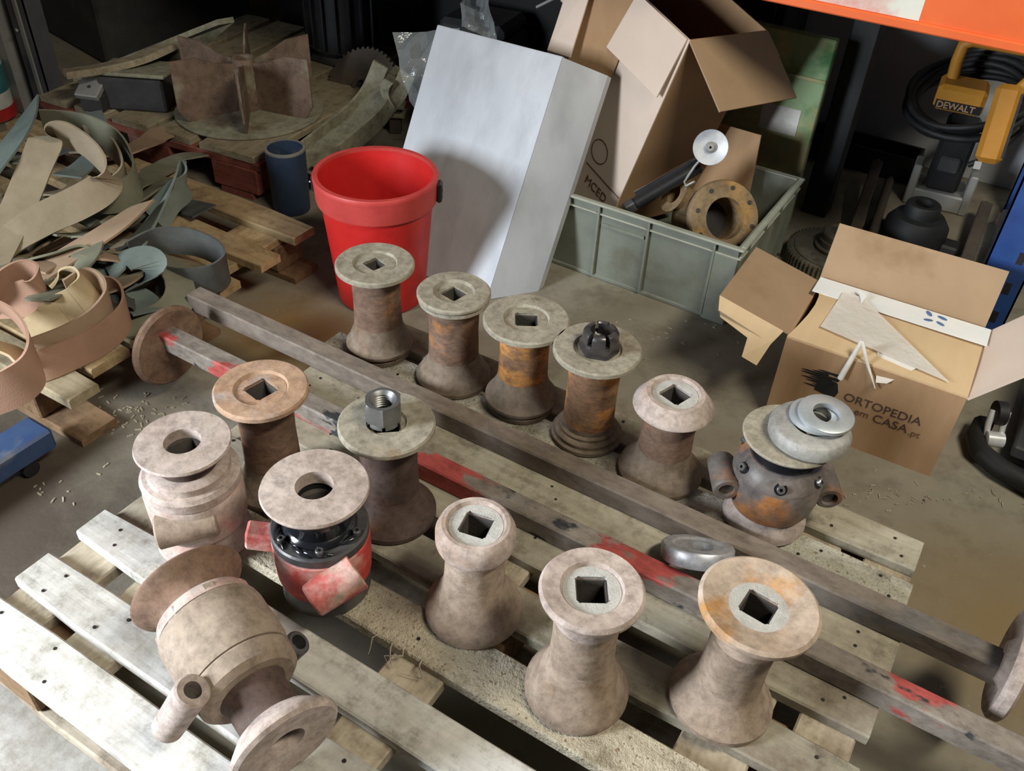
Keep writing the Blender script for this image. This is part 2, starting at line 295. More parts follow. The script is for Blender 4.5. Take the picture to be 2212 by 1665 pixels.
class MB:
    def __init__(s): s.v = []; s.f = []
    def add(s, vs, fs, mtx=None):
        o = len(s.v)
        s.v += [tuple(mtx @ Vector(q)) if mtx else tuple(q) for q in vs]
        s.f += [tuple(i + o for i in f) for f in fs]; return s
    def box(s, x0, x1, y0, y1, z0, z1, mtx=None, c=0.0):
        if c <= 0:
            vs = [(x, y, z) for z in (z0, z1) for y in (y0, y1) for x in (x0, x1)]
            return s.add(vs, [(0, 2, 3, 1), (4, 5, 7, 6), (0, 1, 5, 4), (2, 6, 7, 3), (0, 4, 6, 2), (1, 3, 7, 5)], mtx)
        bm = bmesh.new(); bmesh.ops.create_cube(bm, size=1)
        for q in bm.verts: q.co = Vector(((x0 + x1) / 2 + q.co.x * (x1 - x0), (y0 + y1) / 2 + q.co.y * (y1 - y0), (z0 + z1) / 2 + q.co.z * (z1 - z0)))
        bmesh.ops.bevel(bm, geom=list(bm.edges), offset=c, segments=1, affect='EDGES')
        bm.verts.index_update()
        s.add([tuple(q.co) for q in bm.verts], [tuple(q.index for q in f.verts) for f in bm.faces], mtx); bm.free(); return s
    def lathe(s, prof, n=40, mtx=None, bore=None):
        """prof: (r, z) bottom to top along the outside. bore: ('sq', half side, degrees) or ('rd', radius)."""
        vs, fs = [], []
        rings = []
        def ring(fn):
            i0 = len(vs)
            for k in range(n):
                vs.append(fn(2 * math.pi * k / n))
            rings.append(i0)
        def borefn(z):
            if bore[0] == 'sq':
                a0 = math.radians(bore[2])
                def fn(t):
                    c, q = math.cos(t - a0), math.sin(t - a0); k = bore[1] / max(abs(c), abs(q)); c *= k; q *= k
                    return (c * math.cos(a0) - q * math.sin(a0), c * math.sin(a0) + q * math.cos(a0), z)
            else:
                def fn(t): return (bore[1] * math.cos(t), bore[1] * math.sin(t), z)
            return fn
        if bore: ring(borefn(prof[0][1]))
        for r, z in prof: ring(lambda t, r=r, z=z: (r * math.cos(t), r * math.sin(t), z))
        if bore: ring(borefn(prof[-1][1]))
        R = rings + ([rings[0]] if bore else [])
        for a, c in zip(R[:-1], R[1:]):
            for k in range(n):
                k2 = (k + 1) % n; fs.append((a + k, a + k2, c + k2, c + k))
        if not bore:
            fs.append(tuple(reversed(range(rings[0], rings[0] + n)))); fs.append(tuple(range(rings[-1], rings[-1] + n)))
        return s.add(vs, fs, mtx)
    def cyl(s, r, z0, z1, n=24, mtx=None, c=0.0, bore=None):
        p = [(r, z0), (r, z1)] if c <= 0 else [(r - c, z0), (r, z0 + c), (r, z1 - c), (r - c, z1)]
        return s.lathe(p, n, mtx, bore)
    def tube(s, pts, r, n=8):
        pts = [Vector(q) for q in pts]; vs, fs = [], []; prev = None
        for i, q in enumerate(pts):
            t = (pts[min(i + 1, len(pts) - 1)] - pts[max(i - 1, 0)]).normalized()
            up = prev if prev is not None else (Vector((0, 0, 1)) if abs(t.z) < 0.9 else Vector((1, 0, 0)))
            x = (up - t * up.dot(t)).normalized(); y = t.cross(x); prev = x
            rr = r[i] if isinstance(r, (list, tuple)) else r
            for k in range(n):
                a = 2 * math.pi * k / n; vs.append(tuple(q + x * math.cos(a) * rr + y * math.sin(a) * rr))
        for i in range(len(pts) - 1):
            for k in range(n):
                k2 = (k + 1) % n; fs.append((i * n + k, i * n + k2, (i + 1) * n + k2, (i + 1) * n + k))
        fs.append(tuple(reversed(range(n)))); fs.append(tuple(range((len(pts) - 1) * n, len(pts) * n)))
        return s.add(vs, fs)
    def prism(s, poly, z0, z1, mtx=None):
        n = len(poly)
        vs = [(x, y, z0) for x, y in poly] + [(x, y, z1) for x, y in poly]
        fs = [tuple(reversed(range(n))), tuple(range(n, 2 * n))] + [(i, (i + 1) % n, n + (i + 1) % n, n + i) for i in range(n)]
        return s.add(vs, fs, mtx)
    def panel(s, a, b_, c, d, th):
        """thick sheet through four corner points"""
        a, b_, c, d = map(Vector, (a, b_, c, d)); nrm = (b_ - a).cross(d - a).normalized() * (th / 2)
        vs = [tuple(q - nrm) for q in (a, b_, c, d)] + [tuple(q + nrm) for q in (a, b_, c, d)]
        return s.add(vs, [(3, 2, 1, 0), (4, 5, 6, 7), (0, 1, 5, 4), (1, 2, 6, 5), (2, 3, 7, 6), (3, 0, 4, 7)])
    def build(s, name, mat, parent=None, smooth=None, mtx=None):
        me = bpy.data.meshes.new(name); me.from_pydata(s.v, [], s.f); me.validate()
        bm = bmesh.new(); bm.from_mesh(me); bmesh.ops.recalc_face_normals(bm, faces=bm.faces); bm.to_mesh(me); bm.free()
        me.materials.append(M[mat])
        if smooth:
            for p in me.polygons: p.use_smooth = True
            me.set_sharp_from_angle(angle=math.radians(smooth))
        o = bpy.data.objects.new(name, me); COL.objects.link(o)
        if mtx is not None: o.matrix_local = mtx
        if parent: o.parent = parent
        return o

def tag(o, label=None, cat=None, group=None, kind=None):
    if label: o['label'] = label
    if cat: o['category'] = cat
    if group: o['group'] = group
    if kind: o['kind'] = kind
    return o
def thing(name, label, cat, mtx=I4, group=None):
    o = bpy.data.objects.new(name, None); COL.objects.link(o); o.empty_display_size = 0.05
    o.matrix_world = mtx; return tag(o, label, cat, group)
def text_mesh(name, body, size, mat, parent, mtx, spacing=1.0, thick=0.0004, bold=0.0):
    cu = bpy.data.curves.new(name, 'FONT'); cu.body = body; cu.size = size; cu.space_character = spacing
    cu.extrude = thick; cu.align_x = 'LEFT'; cu.offset = bold
    o = bpy.data.objects.new(name, cu); COL.objects.link(o)
    dg = bpy.context.evaluated_depsgraph_get(); me = bpy.data.meshes.new_from_object(o.evaluated_get(dg))
    bpy.data.objects.remove(o); me.materials.clear(); me.materials.append(M[mat])
    q = bpy.data.objects.new(name, me); COL.objects.link(q); q.matrix_local = mtx; q.parent = parent
    return q
# ================================================================== the setting
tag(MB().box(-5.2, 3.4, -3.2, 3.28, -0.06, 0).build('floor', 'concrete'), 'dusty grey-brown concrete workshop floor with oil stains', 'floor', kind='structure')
tag(MB().box(-5.2, 3.4, 3.18, 3.28, 0, 3.2).build('wall_back', 'wall_paint'), 'dim blue-grey painted wall behind the racking', 'wall', kind='structure')
tag(MB().box(-5.2, -5.1, -3.2, 3.18, 0, 3.2).build('wall_left', 'wall_paint'), 'dark wall at the far left behind the shelving', 'wall', kind='structure')

# ================================================================== main pallet
ZP = 0.144
def slat_mesh(L, w, th, seed, seg=8, jit=0.0018):
    rnd = random.Random(seed); mb = MB(); vs = []; fs = []
    sag = rnd.uniform(-1, 1) * 0.002
    for i in range(seg + 1):
        x = L * i / seg; e = 0.004 if i in (0, seg) else 0.0
        dy0, dy1 = rnd.uniform(-jit, jit) + e, rnd.uniform(-jit, jit) - e
        z = sag * math.sin(math.pi * i / seg)
        c = 0.003
        vs += [(x, dy0, -th + z), (x, dy0, z - c), (x, dy0 + c, z), (x, w + dy1 - c, z), (x, w + dy1, z - c), (x, w + dy1, -th + z)]
    for i in range(seg):
        for k in range(6):
            k2 = (k + 1) % 6; fs.append((i * 6 + k, i * 6 + k2, (i + 1) * 6 + k2, (i + 1) * 6 + k))
    fs.append(tuple(range(6))); fs.append(tuple(reversed(range(seg * 6, seg * 6 + 6))))
    return mb.add(vs, fs)
pal = thing('wooden_pallet', 'large weathered pale wooden pallet carrying the iron spools', 'pallet', T(-1.085, 0.262, 0))
slats = [(0.262, 0.338, -1.10, 0.115, 'wood_white'), (0.362, 0.434, -1.085, 0.118, 'wood_white'), (0.476, 0.548, -1.088, 0.115, 'wood_white'),
         (0.598, 0.678, -1.055, 0.12, 'wood_sawdust'), (0.722, 0.797, -1.06, 0.125, 'wood_grey'), (0.842, 0.917, -1.075, 0.124, 'wood_grey'),
         (0.960, 1.039, -1.07, 0.123, 'wood_grey'), (1.096, 1.164, -1.10, 0.115, 'wood_mossy'), (1.188, 1.269, -1.07, 0.110, 'wood_grey')]
ox, oy = 1.085, -0.262
for i, (y0, y1, x0, x1, mtn) in enumerate(slats):
    slat_mesh(x1 - x0, y1 - y0, 0.02, i).build('slat', mtn, pal, mtx=T(x0 + ox, y0 + oy, ZP))
crossx = [(-1.083, -0.990), (-0.945, -0.850), (-0.520, -0.430), (-0.105, -0.005), (0.030, 0.112)]
for i, (x0, x1) in enumerate(crossx):
    slat_mesh(1.0, x1 - x0, 0.022, 20 + i).build('cross_board', 'wood_under', pal, mtx=T(x1 + ox, 0.266 + oy, ZP - 0.0205) @ RZ(90))
for x in (-1.075, -0.525, -0.025):
    for y in (0.27, 0.70, 1.13):
        MB().box(0, 0.13, 0, 0.13, 0, 0.078, c=0.003).build('block', 'wood_brown', pal, mtx=T(x + ox, y + oy, 0.022))
for y in (0.27, 0.71, 1.14):
    slat_mesh(1.18, 0.10, 0.02, int(y * 100)).build('bottom_board', 'wood_under', pal, mtx=T(-1.075 + ox, y + oy, 0.021))
nl = MB()
rn = random.Random(3)
for (y0, y1, x0, x1, _) in slats:
    for (a, c) in crossx:
        for k in range(2):
            nx = rn.uniform(a + 0.02, c - 0.02); ny = y0 + (0.3 + 0.4 * k) * (y1 - y0) + rn.uniform(-0.008, 0.008)
            nl.cyl(0.0028, -0.001, 0.0012, 8, T(nx + ox, ny + oy, ZP))
tag(nl.build('nail_heads', 'nail', pal), kind='stuff')

# splinters standing off the sawn board edge
rn = random.Random(5)
sp = thing('wood_splinters', 'pale curled wood splinters on the sawdusty slat edge', 'splinters', T(-0.58, 0.6, ZP))
for k in range(4):
    x = rn.uniform(-0.05, 0.12); pts = [(x, 0.0, 0.001), (x + rn.uniform(-.008, .008), -0.01, 0.0), (x + rn.uniform(-.02, .02), -0.022, -0.006), (x + rn.uniform(-.025, .025), -0.03, -0.012)]
    MB().tube(pts, [0.0016, 0.0014, 0.0009, 0.0004], 5).build('splinter', 'wood_sawdust', sp)

# ================================================================== square bars with end discs
def square_bar(label, x0, x1, y, side, mtn, disc_x, disc_r, disc_z, disc_th, flip, disc_m='disc_rust'):
    t = thing('square_shaft', label, 'shaft', T(x0, y, ZP))
    s2 = side / 2
    MB().box(0, x1 - x0, -s2, s2, 0, side, c=0.003).build('bar', mtn, t)
    d = -1 if flip else 1
    prof = [(0.030, 0.0), (0.036, 0.006), (disc_r * 0.5, 0.010), (disc_r - 0.006, 0.004), (disc_r, 0.010), (disc_r, 0.010 + disc_th), (disc_r - 0.004, 0.014 + disc_th), (0.03, 0.014 + disc_th)]
    MB().lathe(prof, 44, frame((disc_x - x0, 0, disc_z - ZP), (d, 0, 0), (0, 0, 1)), ('rd', 0.012)).build('end_disc', disc_m, t, 40)
    return t
square_bar('long brown square steel shaft with end disc at its right end', -1.42, 0.282, 1.050, 0.042, 'bar_brown', 0.252, 0.086, 0.182, 0.012, False, 'flange_dust')
square_bar('long square steel shaft with flaking red paint and a rusty left end disc', -1.365, 0.56, 0.917, 0.040, 'bar_painted', -1.345, 0.088, 0.142, 0.008, True)

# ================================================================== spools
def spool(label, x, y, h, top, Rt, base, Rb, sr, rot, mt_top, mt_shaft, mt_base, recess=0.042, tilt=0.0, tdir=0, hs=0.021, group='iron spacer spools on the pallet'):
    t = thing('iron_spool', label, 'spool', T(x, y, ZP) @ RZ(tdir) @ RX(tilt) @ RZ(-tdir), group)
    sq = ('sq', hs, rot)
    if base == 'wheel':
        bp = [(Rb - 0.012, 0), (Rb - 0.006, 0.002), (Rb - 0.004, 0.012), (Rb - 0.012, 0.014), (Rb - 0.012, 0.018), (Rb - 0.002, 0.019), (Rb, 0.022), (Rb, 0.028), (Rb - 0.006, 0.034), (sr + 0.009, 0.050), (sr + 0.002, 0.066), (sr, 0.08)]
    elif base == 'step':
        bp = [(Rb - 0.003, 0), (Rb, 0.003), (Rb, 0.010), (Rb - 0.006, 0.013), (Rb - 0.006, 0.020), (Rb - 0.009, 0.024), (sr + 0.006, 0.026), (sr + 0.006, 0.031), (sr, 0.034), (sr, 0.045)]
    elif base == 'foot':
        bp = [(Rb - 0.004, 0), (Rb, 0.004), (Rb, 0.012), (Rb - 0.005, 0.018), (sr + 0.014, 0.032), (sr + 0.005, 0.044), (sr + 0.001, 0.056), (sr, 0.066)]
    else:
        bp = [(Rb - 0.006, 0), (Rb, 0.005), (Rb, 0.014), (Rb - 0.003, 0.022), (Rb - 0.009, 0.032), (sr + 0.012, 0.047), (sr + 0.005, 0.062), (sr + 0.001, 0.078), (sr, 0.092)]
    MB().lathe(bp, 48, None, sq).build('base_flange', mt_base, t, 35)
    zb = bp[-1][1]
    if top == 'disc':
        tp = [(sr, h - 0.030), (sr + 0.003, h - 0.022), (sr + 0.008, h - 0.017), (Rt - 0.006, h - 0.013), (Rt, h - 0.010), (Rt, h - 0.003), (Rt - 0.003, h), (recess, h), (recess - 0.003, h - 0.005)]
    elif top == 'double':
        tp = [(sr, h - 0.034), (sr + 0.006, h - 0.028), (Rt - 0.008, h - 0.022), (Rt - 0.003, h - 0.019), (Rt - 0.003, h - 0.013), (Rt - 0.009, h - 0.011), (Rt - 0.003, h - 0.010), (Rt, h - 0.007), (Rt, h - 0.003), (Rt - 0.003, h), (recess, h), (recess - 0.003, h - 0.006)]
    elif top == 'cone':
        tp = [(sr, h - 0.050), (sr + 0.006, h - 0.044), (Rt - 0.006, h - 0.034), (Rt, h - 0.029), (Rt - 0.0005, h - 0.025), (0.053, h - 0.003), (0.050, h), (recess, h), (recess - 0.003, h - 0.006)]
    elif top == 'collar':
        tp = [(sr, h - 0.052), (sr + 0.004, h - 0.048), (Rt - 0.002, h - 0.040), (Rt, h - 0.034), (Rt, h - 0.016), (Rt - 0.005, h - 0.004), (Rt - 0.009, h), (recess, h), (recess - 0.003, h - 0.006)]
    elif top == 'plate':
        tp = [(sr, h - 0.060), (sr + 0.002, h - 0.040), (sr + 0.010, h - 0.028), (Rt - 0.007, h - 0.018), (Rt - 0.001, h - 0.012), (Rt, h - 0.006), (Rt - 0.004, h), (recess, h - 0.001), (recess - 0.003, h - 0.007)]
    else:
        tp = [(sr, h - 0.070), (sr + 0.004, h - 0.050), (sr + 0.014, h - 0.036), (Rt - 0.008, h - 0.022), (Rt - 0.001, h - 0.012), (Rt, h - 0.004), (Rt - 0.005, h), (Rt - 0.012, h - 0.002), (recess, h - 0.008), (recess - 0.008, h - 0.010)]
    zt = tp[0][1]
    MB().lathe(tp, 48, None, sq).build('top_flange', mt_top, t, 35)
    MB().lathe([(sr, zb), (sr - 0.0015, (zb + zt) / 2), (sr, zt)], 40, None, sq).build('shaft_tube', mt_shaft, t, 35)
    MB().lathe([(hs - 0.0002, 0.001)] * 1 + [(hs - 0.0002, tp[-1][1] - 0.004)], 4, RZ(rot + 45) @ Matrix.Diagonal((1.41, 1.41, 1, 1)), ('rd', hs - 0.0022)).build('bore_shade_lining', 'bore', t)  # added dark liner; paints the shade inside the square hole
    w = recess - 0.004
    if top in ('collar', 'plate', 'cone', 'disc', 'dish'):
        zz = tp[-1][1]
        MB().lathe([(w + 0.001, zz - 0.002), (w, zz + 0.0006), (hs + 0.006, zz + 0.0014)], 40, None, sq).build('weld_ring', 'weld_dust' if top in ('collar', 'plate', 'dish', 'cone') else mt_top, t, 60)
    return t
spool('olive-toned iron spool with grooved foot in front of the red bucket', -0.988, 1.156, 0.216, 'disc', 0.078, 'wheel', 0.069, 0.049, 77, 'flange_olive', 'shaft_rust', 'base_brown', 0.044, hs=0.018)
spool('iron spool with double-rimmed top and bell foot, second in the rear row', -0.810, 1.171, 0.210, 'double', 0.071, 'foot', 0.076, 0.050, 80, 'flange_olive', 'shaft_rust', 'base_brown', 0.040, hs=0.019)
spool('iron spool with square hole set straight, third in the rear row', -0.653, 1.178, 0.208, 'disc', 0.080, 'wheel', 0.071, 0.048, 32, 'flange_olive', 'shaft_orange', 'base_brown', 0.043)
spool('orange-rusted iron spool carrying the black castle nut', -0.503, 1.174, 0.208, 'disc', 0.079, 'step', 0.068, 0.048, 50, 'flange_olive', 'shaft_orange', 'base_brown', 0.044)
spool('iron spool with sloping collar top, right of the castle nut spool', -0.343, 1.160, 0.190, 'cone', 0.070, 'foot', 0.077, 0.048, 72, 'flange_dust', 'shaft_rust', 'base_brown', 0.043)
spool('iron spool with orange and blue-grey stained top disc at the left group', -0.893, 0.747, 0.220, 'disc', 0.076, 'foot', 0.072, 0.047, 80, 'flange_rust', 'shaft_rust', 'base_brown', 0.044)
spool('dark iron spool carrying the upturned grey hex nut', -0.685, 0.806, 0.209, 'disc', 0.077, 'foot', 0.076, 0.048, 40, 'flange_olive', 'shaft_dark', 'shaft_dark', 0.032)
spool('iron spool with small rounded collar top at the front centre', -0.456, 0.716, 0.201, 'collar', 0.058, 'bell', 0.075, 0.0455, 12, 'flange_dust', 'shaft_dust', 'shaft_dust', 0.043)
spool('dust-covered iron spool with wide plate top, second from right in front', -0.257, 0.684, 0.234, 'plate', 0.069, 'bell', 0.075, 0.045, 32, 'flange_dust', 'shaft_dust', 'shaft_dust', 0.042)
spool('iron spool with orange-stained dished top at the right front', -0.076, 0.783, 0.227, 'dish', 0.079, 'foot', 0.074, 0.045, -4, 'flange_orange', 'shaft_dust', 'shaft_dust', 0.044, tilt=2.4, tdir=122)

# ================================================================== nuts
def hexpoly(r, rot=0): return [(r * math.cos(math.radians(60 * k + rot)), r * math.sin(math.radians(60 * k + rot))) for k in range(6)]
def hex_body(z0, z1, r, bore, rot=0, n=48):
    """hexagonal prism with a round bore and a chamfered top"""
    mb = MB(); vs = []; fs = []
    def hexr(t, rr):
        a = (t - math.radians(rot)) % (math.pi / 3) - math.pi / 6
        return rr * math.cos(math.pi / 6) / math.cos(a)
    rows = [lambda t: (bore, z0), lambda t: (min(hexr(t, r), r * .95), z0), lambda t: (hexr(t, r), z0 + .003), lambda t: (hexr(t, r), z1 - .004), lambda t: (min(hexr(t, r), r * .90), z1), lambda t: (bore + 0.003, z1), lambda t: (bore, z1 - 0.003)]
    k = 0
    while z1 - 0.006 - k * 0.0045 > z0 + 0.004:
        zz = z1 - 0.006 - k * 0.0045
        rows.append(lambda t, zz=zz: (bore - 0.0025, zz)); rows.append(lambda t, zz=zz: (bore, zz - 0.00225)); k += 1
    for fn in rows:
        for j in range(n):
            t = 2 * math.pi * j / n; rr, z = fn(t); vs.append((rr * math.cos(t), rr * math.sin(t), z))
    L = len(rows)
    for i in range(L):
        for j in range(n):
            j2 = (j + 1) % n; a = i * n; c = ((i + 1) % L) * n; fs.append((a + j, a + j2, c + j2, c + j))
    return mb.add(vs, fs)
def merlon(r0, r1, z0, z1, a0, a1, n=5, rnd=0.005):
    mb = MB(); vs = []; fs = []
    prof = [(r0, z0), (r1, z0), (r1, z1 - rnd), (r1 - rnd * .4, z1 - rnd * .3), (r1 - rnd, z1), (r0 + .002, z1), (r0, z1 - .002)]
    m_ = len(prof)
    for i in range(n + 1):
        t = a0 + (a1 - a0) * i / n
        for r, z in prof: vs.append((r * math.cos(t), r * math.sin(t), z))
    for i in range(n):
        for k in range(m_):
            k2 = (k + 1) % m_; fs.append((i * m_ + k, i * m_ + k2, (i + 1) * m_ + k2, (i + 1) * m_ + k))
    fs.append(tuple(range(m_))); fs.append(tuple(reversed(range(n * m_, n * m_ + m_))))
    return mb.add(vs, fs)
nut = thing('castle_nut', 'shiny black castle nut with slotted crown, upright on a rusty spool', 'nut', T(-0.500, 1.174, ZP + 0.2035) @ RZ(20))
hex_body(0, 0.024, 0.036, 0.019).build('hex_body', 'black_nut', nut, 30)
for k in range(6):
    a = math.radians(60 * k + 30); w = math.radians(22)
    merlon(0.019, 0.032, 0.0225, 0.046, a - w, a + w, 5, 0.009).build('crown_tooth', 'black_nut', nut, 40)
nut2 = thing('hex_nut', 'grey threaded hex nut lying slots-down on a dark spool', 'nut', T(-0.690, 0.806, ZP + 0.2095) @ RZ(8))
hex_body(0.009, 0.044, 0.031, 0.0185).build('hex_body', 'gray_nut', nut2, 30)
for k in range(6):
    a = math.radians(60 * k + 30); w = math.radians(24)
    merlon(0.0185, 0.0265, 0.0, 0.0095, a - w, a + w, 4, 0.001).build('crown_tooth', 'gray_nut', nut2, 40)

# ================================================================== bearing housings
def bolts(parent, n, r, z, rot, br=0.0065, hgt=0.009, mtn='dark_steel'):
    for k in range(n):
        a = math.radians(360 * k / n + rot)
        o = MB().cyl(br, 0, hgt, 14, None, 0.0012, ('rd', br * 0.45)).build('bolt', mtn, parent, 40, mtx=T(r * math.cos(a), r * math.sin(a), z))
def lug(parent, p0, p1, r, bore, mtn, name='lug', r1=None):
    p0, p1 = Vector(p0), Vector(p1); L = (p1 - p0).length; r1 = r1 or r
    MB().lathe([(r - .002, 0), (r, .002), (r1, L - .003), (r1 - .003, L)], 28, frame(p0, p1 - p0), ('rd', bore)).build(name, mtn, parent, 40)
    MB().cyl(bore * 1.02, 0.004, L - 0.022, 20, frame(p0, p1 - p0)).build('bore_plug', 'bore', parent, 40)
# dusty housing at the left end of the pallet
g = thing('bearing_housing', 'dusty pink bearing housing with wide flat disc at the left of the pallet', 'bearing', T(-0.904, 0.593, ZP))
MB().lathe([(0.050, 0), (0.070, 0.002), (0.076, 0.010), (0.074, 0.022), (0.066, 0.040), (0.058, 0.052)], 48, None, ('sq', .021, 70)).build('base_flange', 'pink_dust', g, 35)
MB().lathe([(0.058, 0.050), (0.070, 0.054), (0.074, 0.062), (0.0755, 0.100), (0.0755, 0.128), (0.073, 0.132)], 48, None, ('rd', .03)).build('housing_body', 'pink_dust', g, 35)
MB().lathe([(0.070, 0.131), (0.0745, 0.134), (0.0755, 0.150), (0.070, 0.156), (0.063, 0.157), (0.062, 0.168), (0.056, 0.172)], 48, None, ('rd', .03)).build('seal_cover', 'flange_dust', g, 35)
MB().lathe([(0.045, 0.171), (0.044, 0.184), (0.047, 0.197)], 40, None, ('rd', .03)).build('neck', 'shaft_dark', g, 35)
MB().lathe([(0.046, 0.196), (0.060, 0.201), (0.069, 0.206), (0.0715, 0.210), (0.070, 0.214), (0.030, 0.2145)], 56, None, ('rd', .0275)).build('top_disc', 'flange_dust', g, 40)
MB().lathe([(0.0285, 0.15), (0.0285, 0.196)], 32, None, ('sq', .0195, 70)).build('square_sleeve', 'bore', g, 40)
gl = Vector((-0.904, 0.593, ZP))
lug(g, at(470, 1122, ZP + 0.100) - gl, at(338, 1150, ZP + 0.096) - gl, 0.023, 0.004, 'tan_dust', r1=0.027)
lug(g, (-0.085, 0.03, 0.10), (-0.05, 0.03, 0.10), 0.018, 0.010, 'pink_dust')
# red housing
j = thing('bearing_housing', 'red bearing housing with black grease and bolts under a flat disc', 'bearing', T(-0.675, 0.629, ZP))
MB().lathe([(0.050, 0), (0.064, 0.001), (0.068, 0.006), (0.068, 0.020), (0.062, 0.032)], 48, None, ('sq', .021, 60)).build('base_flange', 'dark_steel', j, 35)
MB().lathe([(0.058, 0.030), (0.066, 0.036), (0.0715, 0.050), (0.073, 0.085), (0.073, 0.122), (0.070, 0.126)], 48, None, ('rd', .03)).build('housing_body', 'red_paint', j, 35)
MB().lathe([(0.070, 0.125), (0.0725, 0.127), (0.0725, 0.140), (0.070, 0.143), (0.050, 0.144)], 48, None, ('rd', .03)).build('seal_cover', 'dark_steel', j, 35)
MB().lathe([(0.056, 0.1435), (0.053, 0.150), (0.048, 0.154), (0.046, 0.170), (0.049, 0.186), (0.044, 0.200)], 40, None, ('rd', .03)).build('greasy_neck', 'grease', j, 40)
MB().lathe([(0.050, 0.186), (0.052, 0.190), (0.050, 0.196), (0.044, 0.201)], 40, None, ('rd', .031)).build('rust_collar', 'flange_orange', j, 40)
MB().lathe([(0.046, 0.199), (0.066, 0.207), (0.076, 0.213), (0.078, 0.217), (0.0765, 0.221), (0.031, 0.2225)], 56, None, ('rd', .0275)).build('top_disc', 'flange_dust', j, 40)
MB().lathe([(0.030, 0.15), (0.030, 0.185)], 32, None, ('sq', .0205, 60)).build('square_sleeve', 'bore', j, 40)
bolts(j, 6, 0.062, 0.143, 12, 0.0062, 0.012)
jl = Vector((-0.675, 0.629, ZP))
lug(j, at(770, 1230, ZP + 0.108) - jl, at(672, 1300, ZP + 0.084) - jl, 0.032, 0.007, 'pink_red', r1=0.026)
MB().box(-0.026, 0.030, -0.016, 0.016, -0.020, 0.020, frame(at(570, 1158, ZP + 0.095) - jl, (0.2, 0, 1), (0.85, 0.53, 0)), 0.004).build('lug_block', 'pink_red', j)
rn = random.Random(9)
for k in range(9):
    a = rn.uniform(-2.6, 0.1); r0 = 0.056
    pts = [((r0 + q * 0.004) * math.cos(a + q * .18), (r0 + q * 0.004) * math.sin(a + q * .18), 0.1445 + 0.002 * math.sin(q)) for q in range(4)]
    MB().tube(pts, [0.002, 0.0045, 0.004, 0.0015], 7).build('grease_smear', 'grease', j, 60)
# greyish housing under the washers
fh = thing('bearing_housing', 'oily grey bearing housing with orange rust smear, stacked rings on top', 'bearing', T(-0.144, 1.158, ZP))
MB().lathe([(0.050, 0), (0.066, 0.001), (0.071, 0.008), (0.070, 0.020), (0.062, 0.036), (0.058, 0.046)], 48, None, ('sq', .021, 50)).build('base_flange', 'flange_dust', fh, 35)
MB().lathe([(0.056, 0.040), (0.064, 0.046), (0.072, 0.064), (0.0755, 0.090), (0.075, 0.118), (0.073, 0.124)], 48, None, ('rd', .03)).build('housing_body', 'gray_rust_oil', fh, 35)
MB().lathe([(0.0735, 0.1235), (0.073, 0.130), (0.062, 0.150), (0.054, 0.156)], 48, None, ('rd', .03)).build('seal_cover', 'gray_rust_oil', fh, 35)
MB().lathe([(0.052, 0.154), (0.050, 0.160), (0.054, 0.164), (0.046, 0.170), (0.050, 0.180)], 40, None, ('rd', .03)).build('greasy_neck', 'grease', fh, 40)
MB().lathe([(0.048, 0.178), (0.060, 0.185), (0.074, 0.193), (0.075, 0.196), (0.073, 0.199), (0.050, 0.200)], 56, None, ('rd', .0275)).build('top_disc', 'flange_olive', fh, 40)
for k in range(6):
    a = math.radians(60 * k - 12); mm = T(0.066 * math.cos(a), 0.066 * math.sin(a), 0.138) @ RZ(math.degrees(a)) @ RY(58)
    MB().cyl(0.0105, 0.0, 0.0025, 18, mm).build('bolt_recess', 'grease', fh, 40)
    MB().cyl(0.0068, 0.001, 0.010, 14, mm, 0.0012, ('rd', 0.003)).build('bolt', 'bolt_steel', fh, 40)
tc = Vector((0.50, -0.87, 0)); sd = Vector((0.87, 0.50, 0))
for sgn in (-1, 1):
    p = sd * (sgn * 0.086) + Vector((0, 0, 0.095 if sgn < 0 else 0.088))
    lug(fh, p - tc * 0.04, p + tc * 0.032, 0.023, 0.0135, 'gray_rust_oil')
    MB().box(-0.03, 0.03, -0.025, 0.03, -0.016, 0.016, frame(p - sd * (sgn * 0.018) , (0, 0, 1), sd), 0.004).build('lug_web', 'gray_rust_oil', fh)
# loose rings stacked on that housing
r1 = tag(MB().lathe([(0.060, 0), (0.064, 0.004), (0.065, 0.018), (0.060, 0.026), (0.057, 0.0285)], 56, T(-0.118, 1.166, ZP + 0.2005), ('rd', .030)).build('spacer_ring', 'zinc_dusty', None, 40), 'thick dusty spacer ring lowest in the stack on the grey housing', 'ring')
w1 = tag(MB().lathe([(0.040, 0), (0.042, 0.002), (0.042, 0.010), (0.040, 0.0115)], 48, T(-0.117, 1.180, ZP + 0.2295), ('rd', .022)).build('zinc_washer', 'zinc', None, 40), 'zinc washer under the topmost washer of the stack', 'washer')
w2 = tag(MB().lathe([(0.0415, 0), (0.0435, 0.002), (0.0435, 0.008), (0.0415, 0.0095)], 48, T(-0.104, 1.178, ZP + 0.2415) @ RX(3) @ RY(3), ('rd', .0215)).build('zinc_washer', 'zinc', None, 40), 'topmost bright zinc washer, set off centre on the stack', 'washer')
# loose aluminium ring propped on the painted shaft
tag(MB().lathe([(0.056, 0), (0.0585, 0.003), (0.0585, 0.024), (0.056, 0.027), (0.042, 0.0275), (0.038, 0.024)], 56, T(-0.198, 0.976, ZP + 0.032) @ RZ(28) @ RX(-33), ('rd', .026)).build('aluminium_ring', 'aluminium', None, 40), 'loose pale aluminium ring propped between the two square shafts', 'ring')
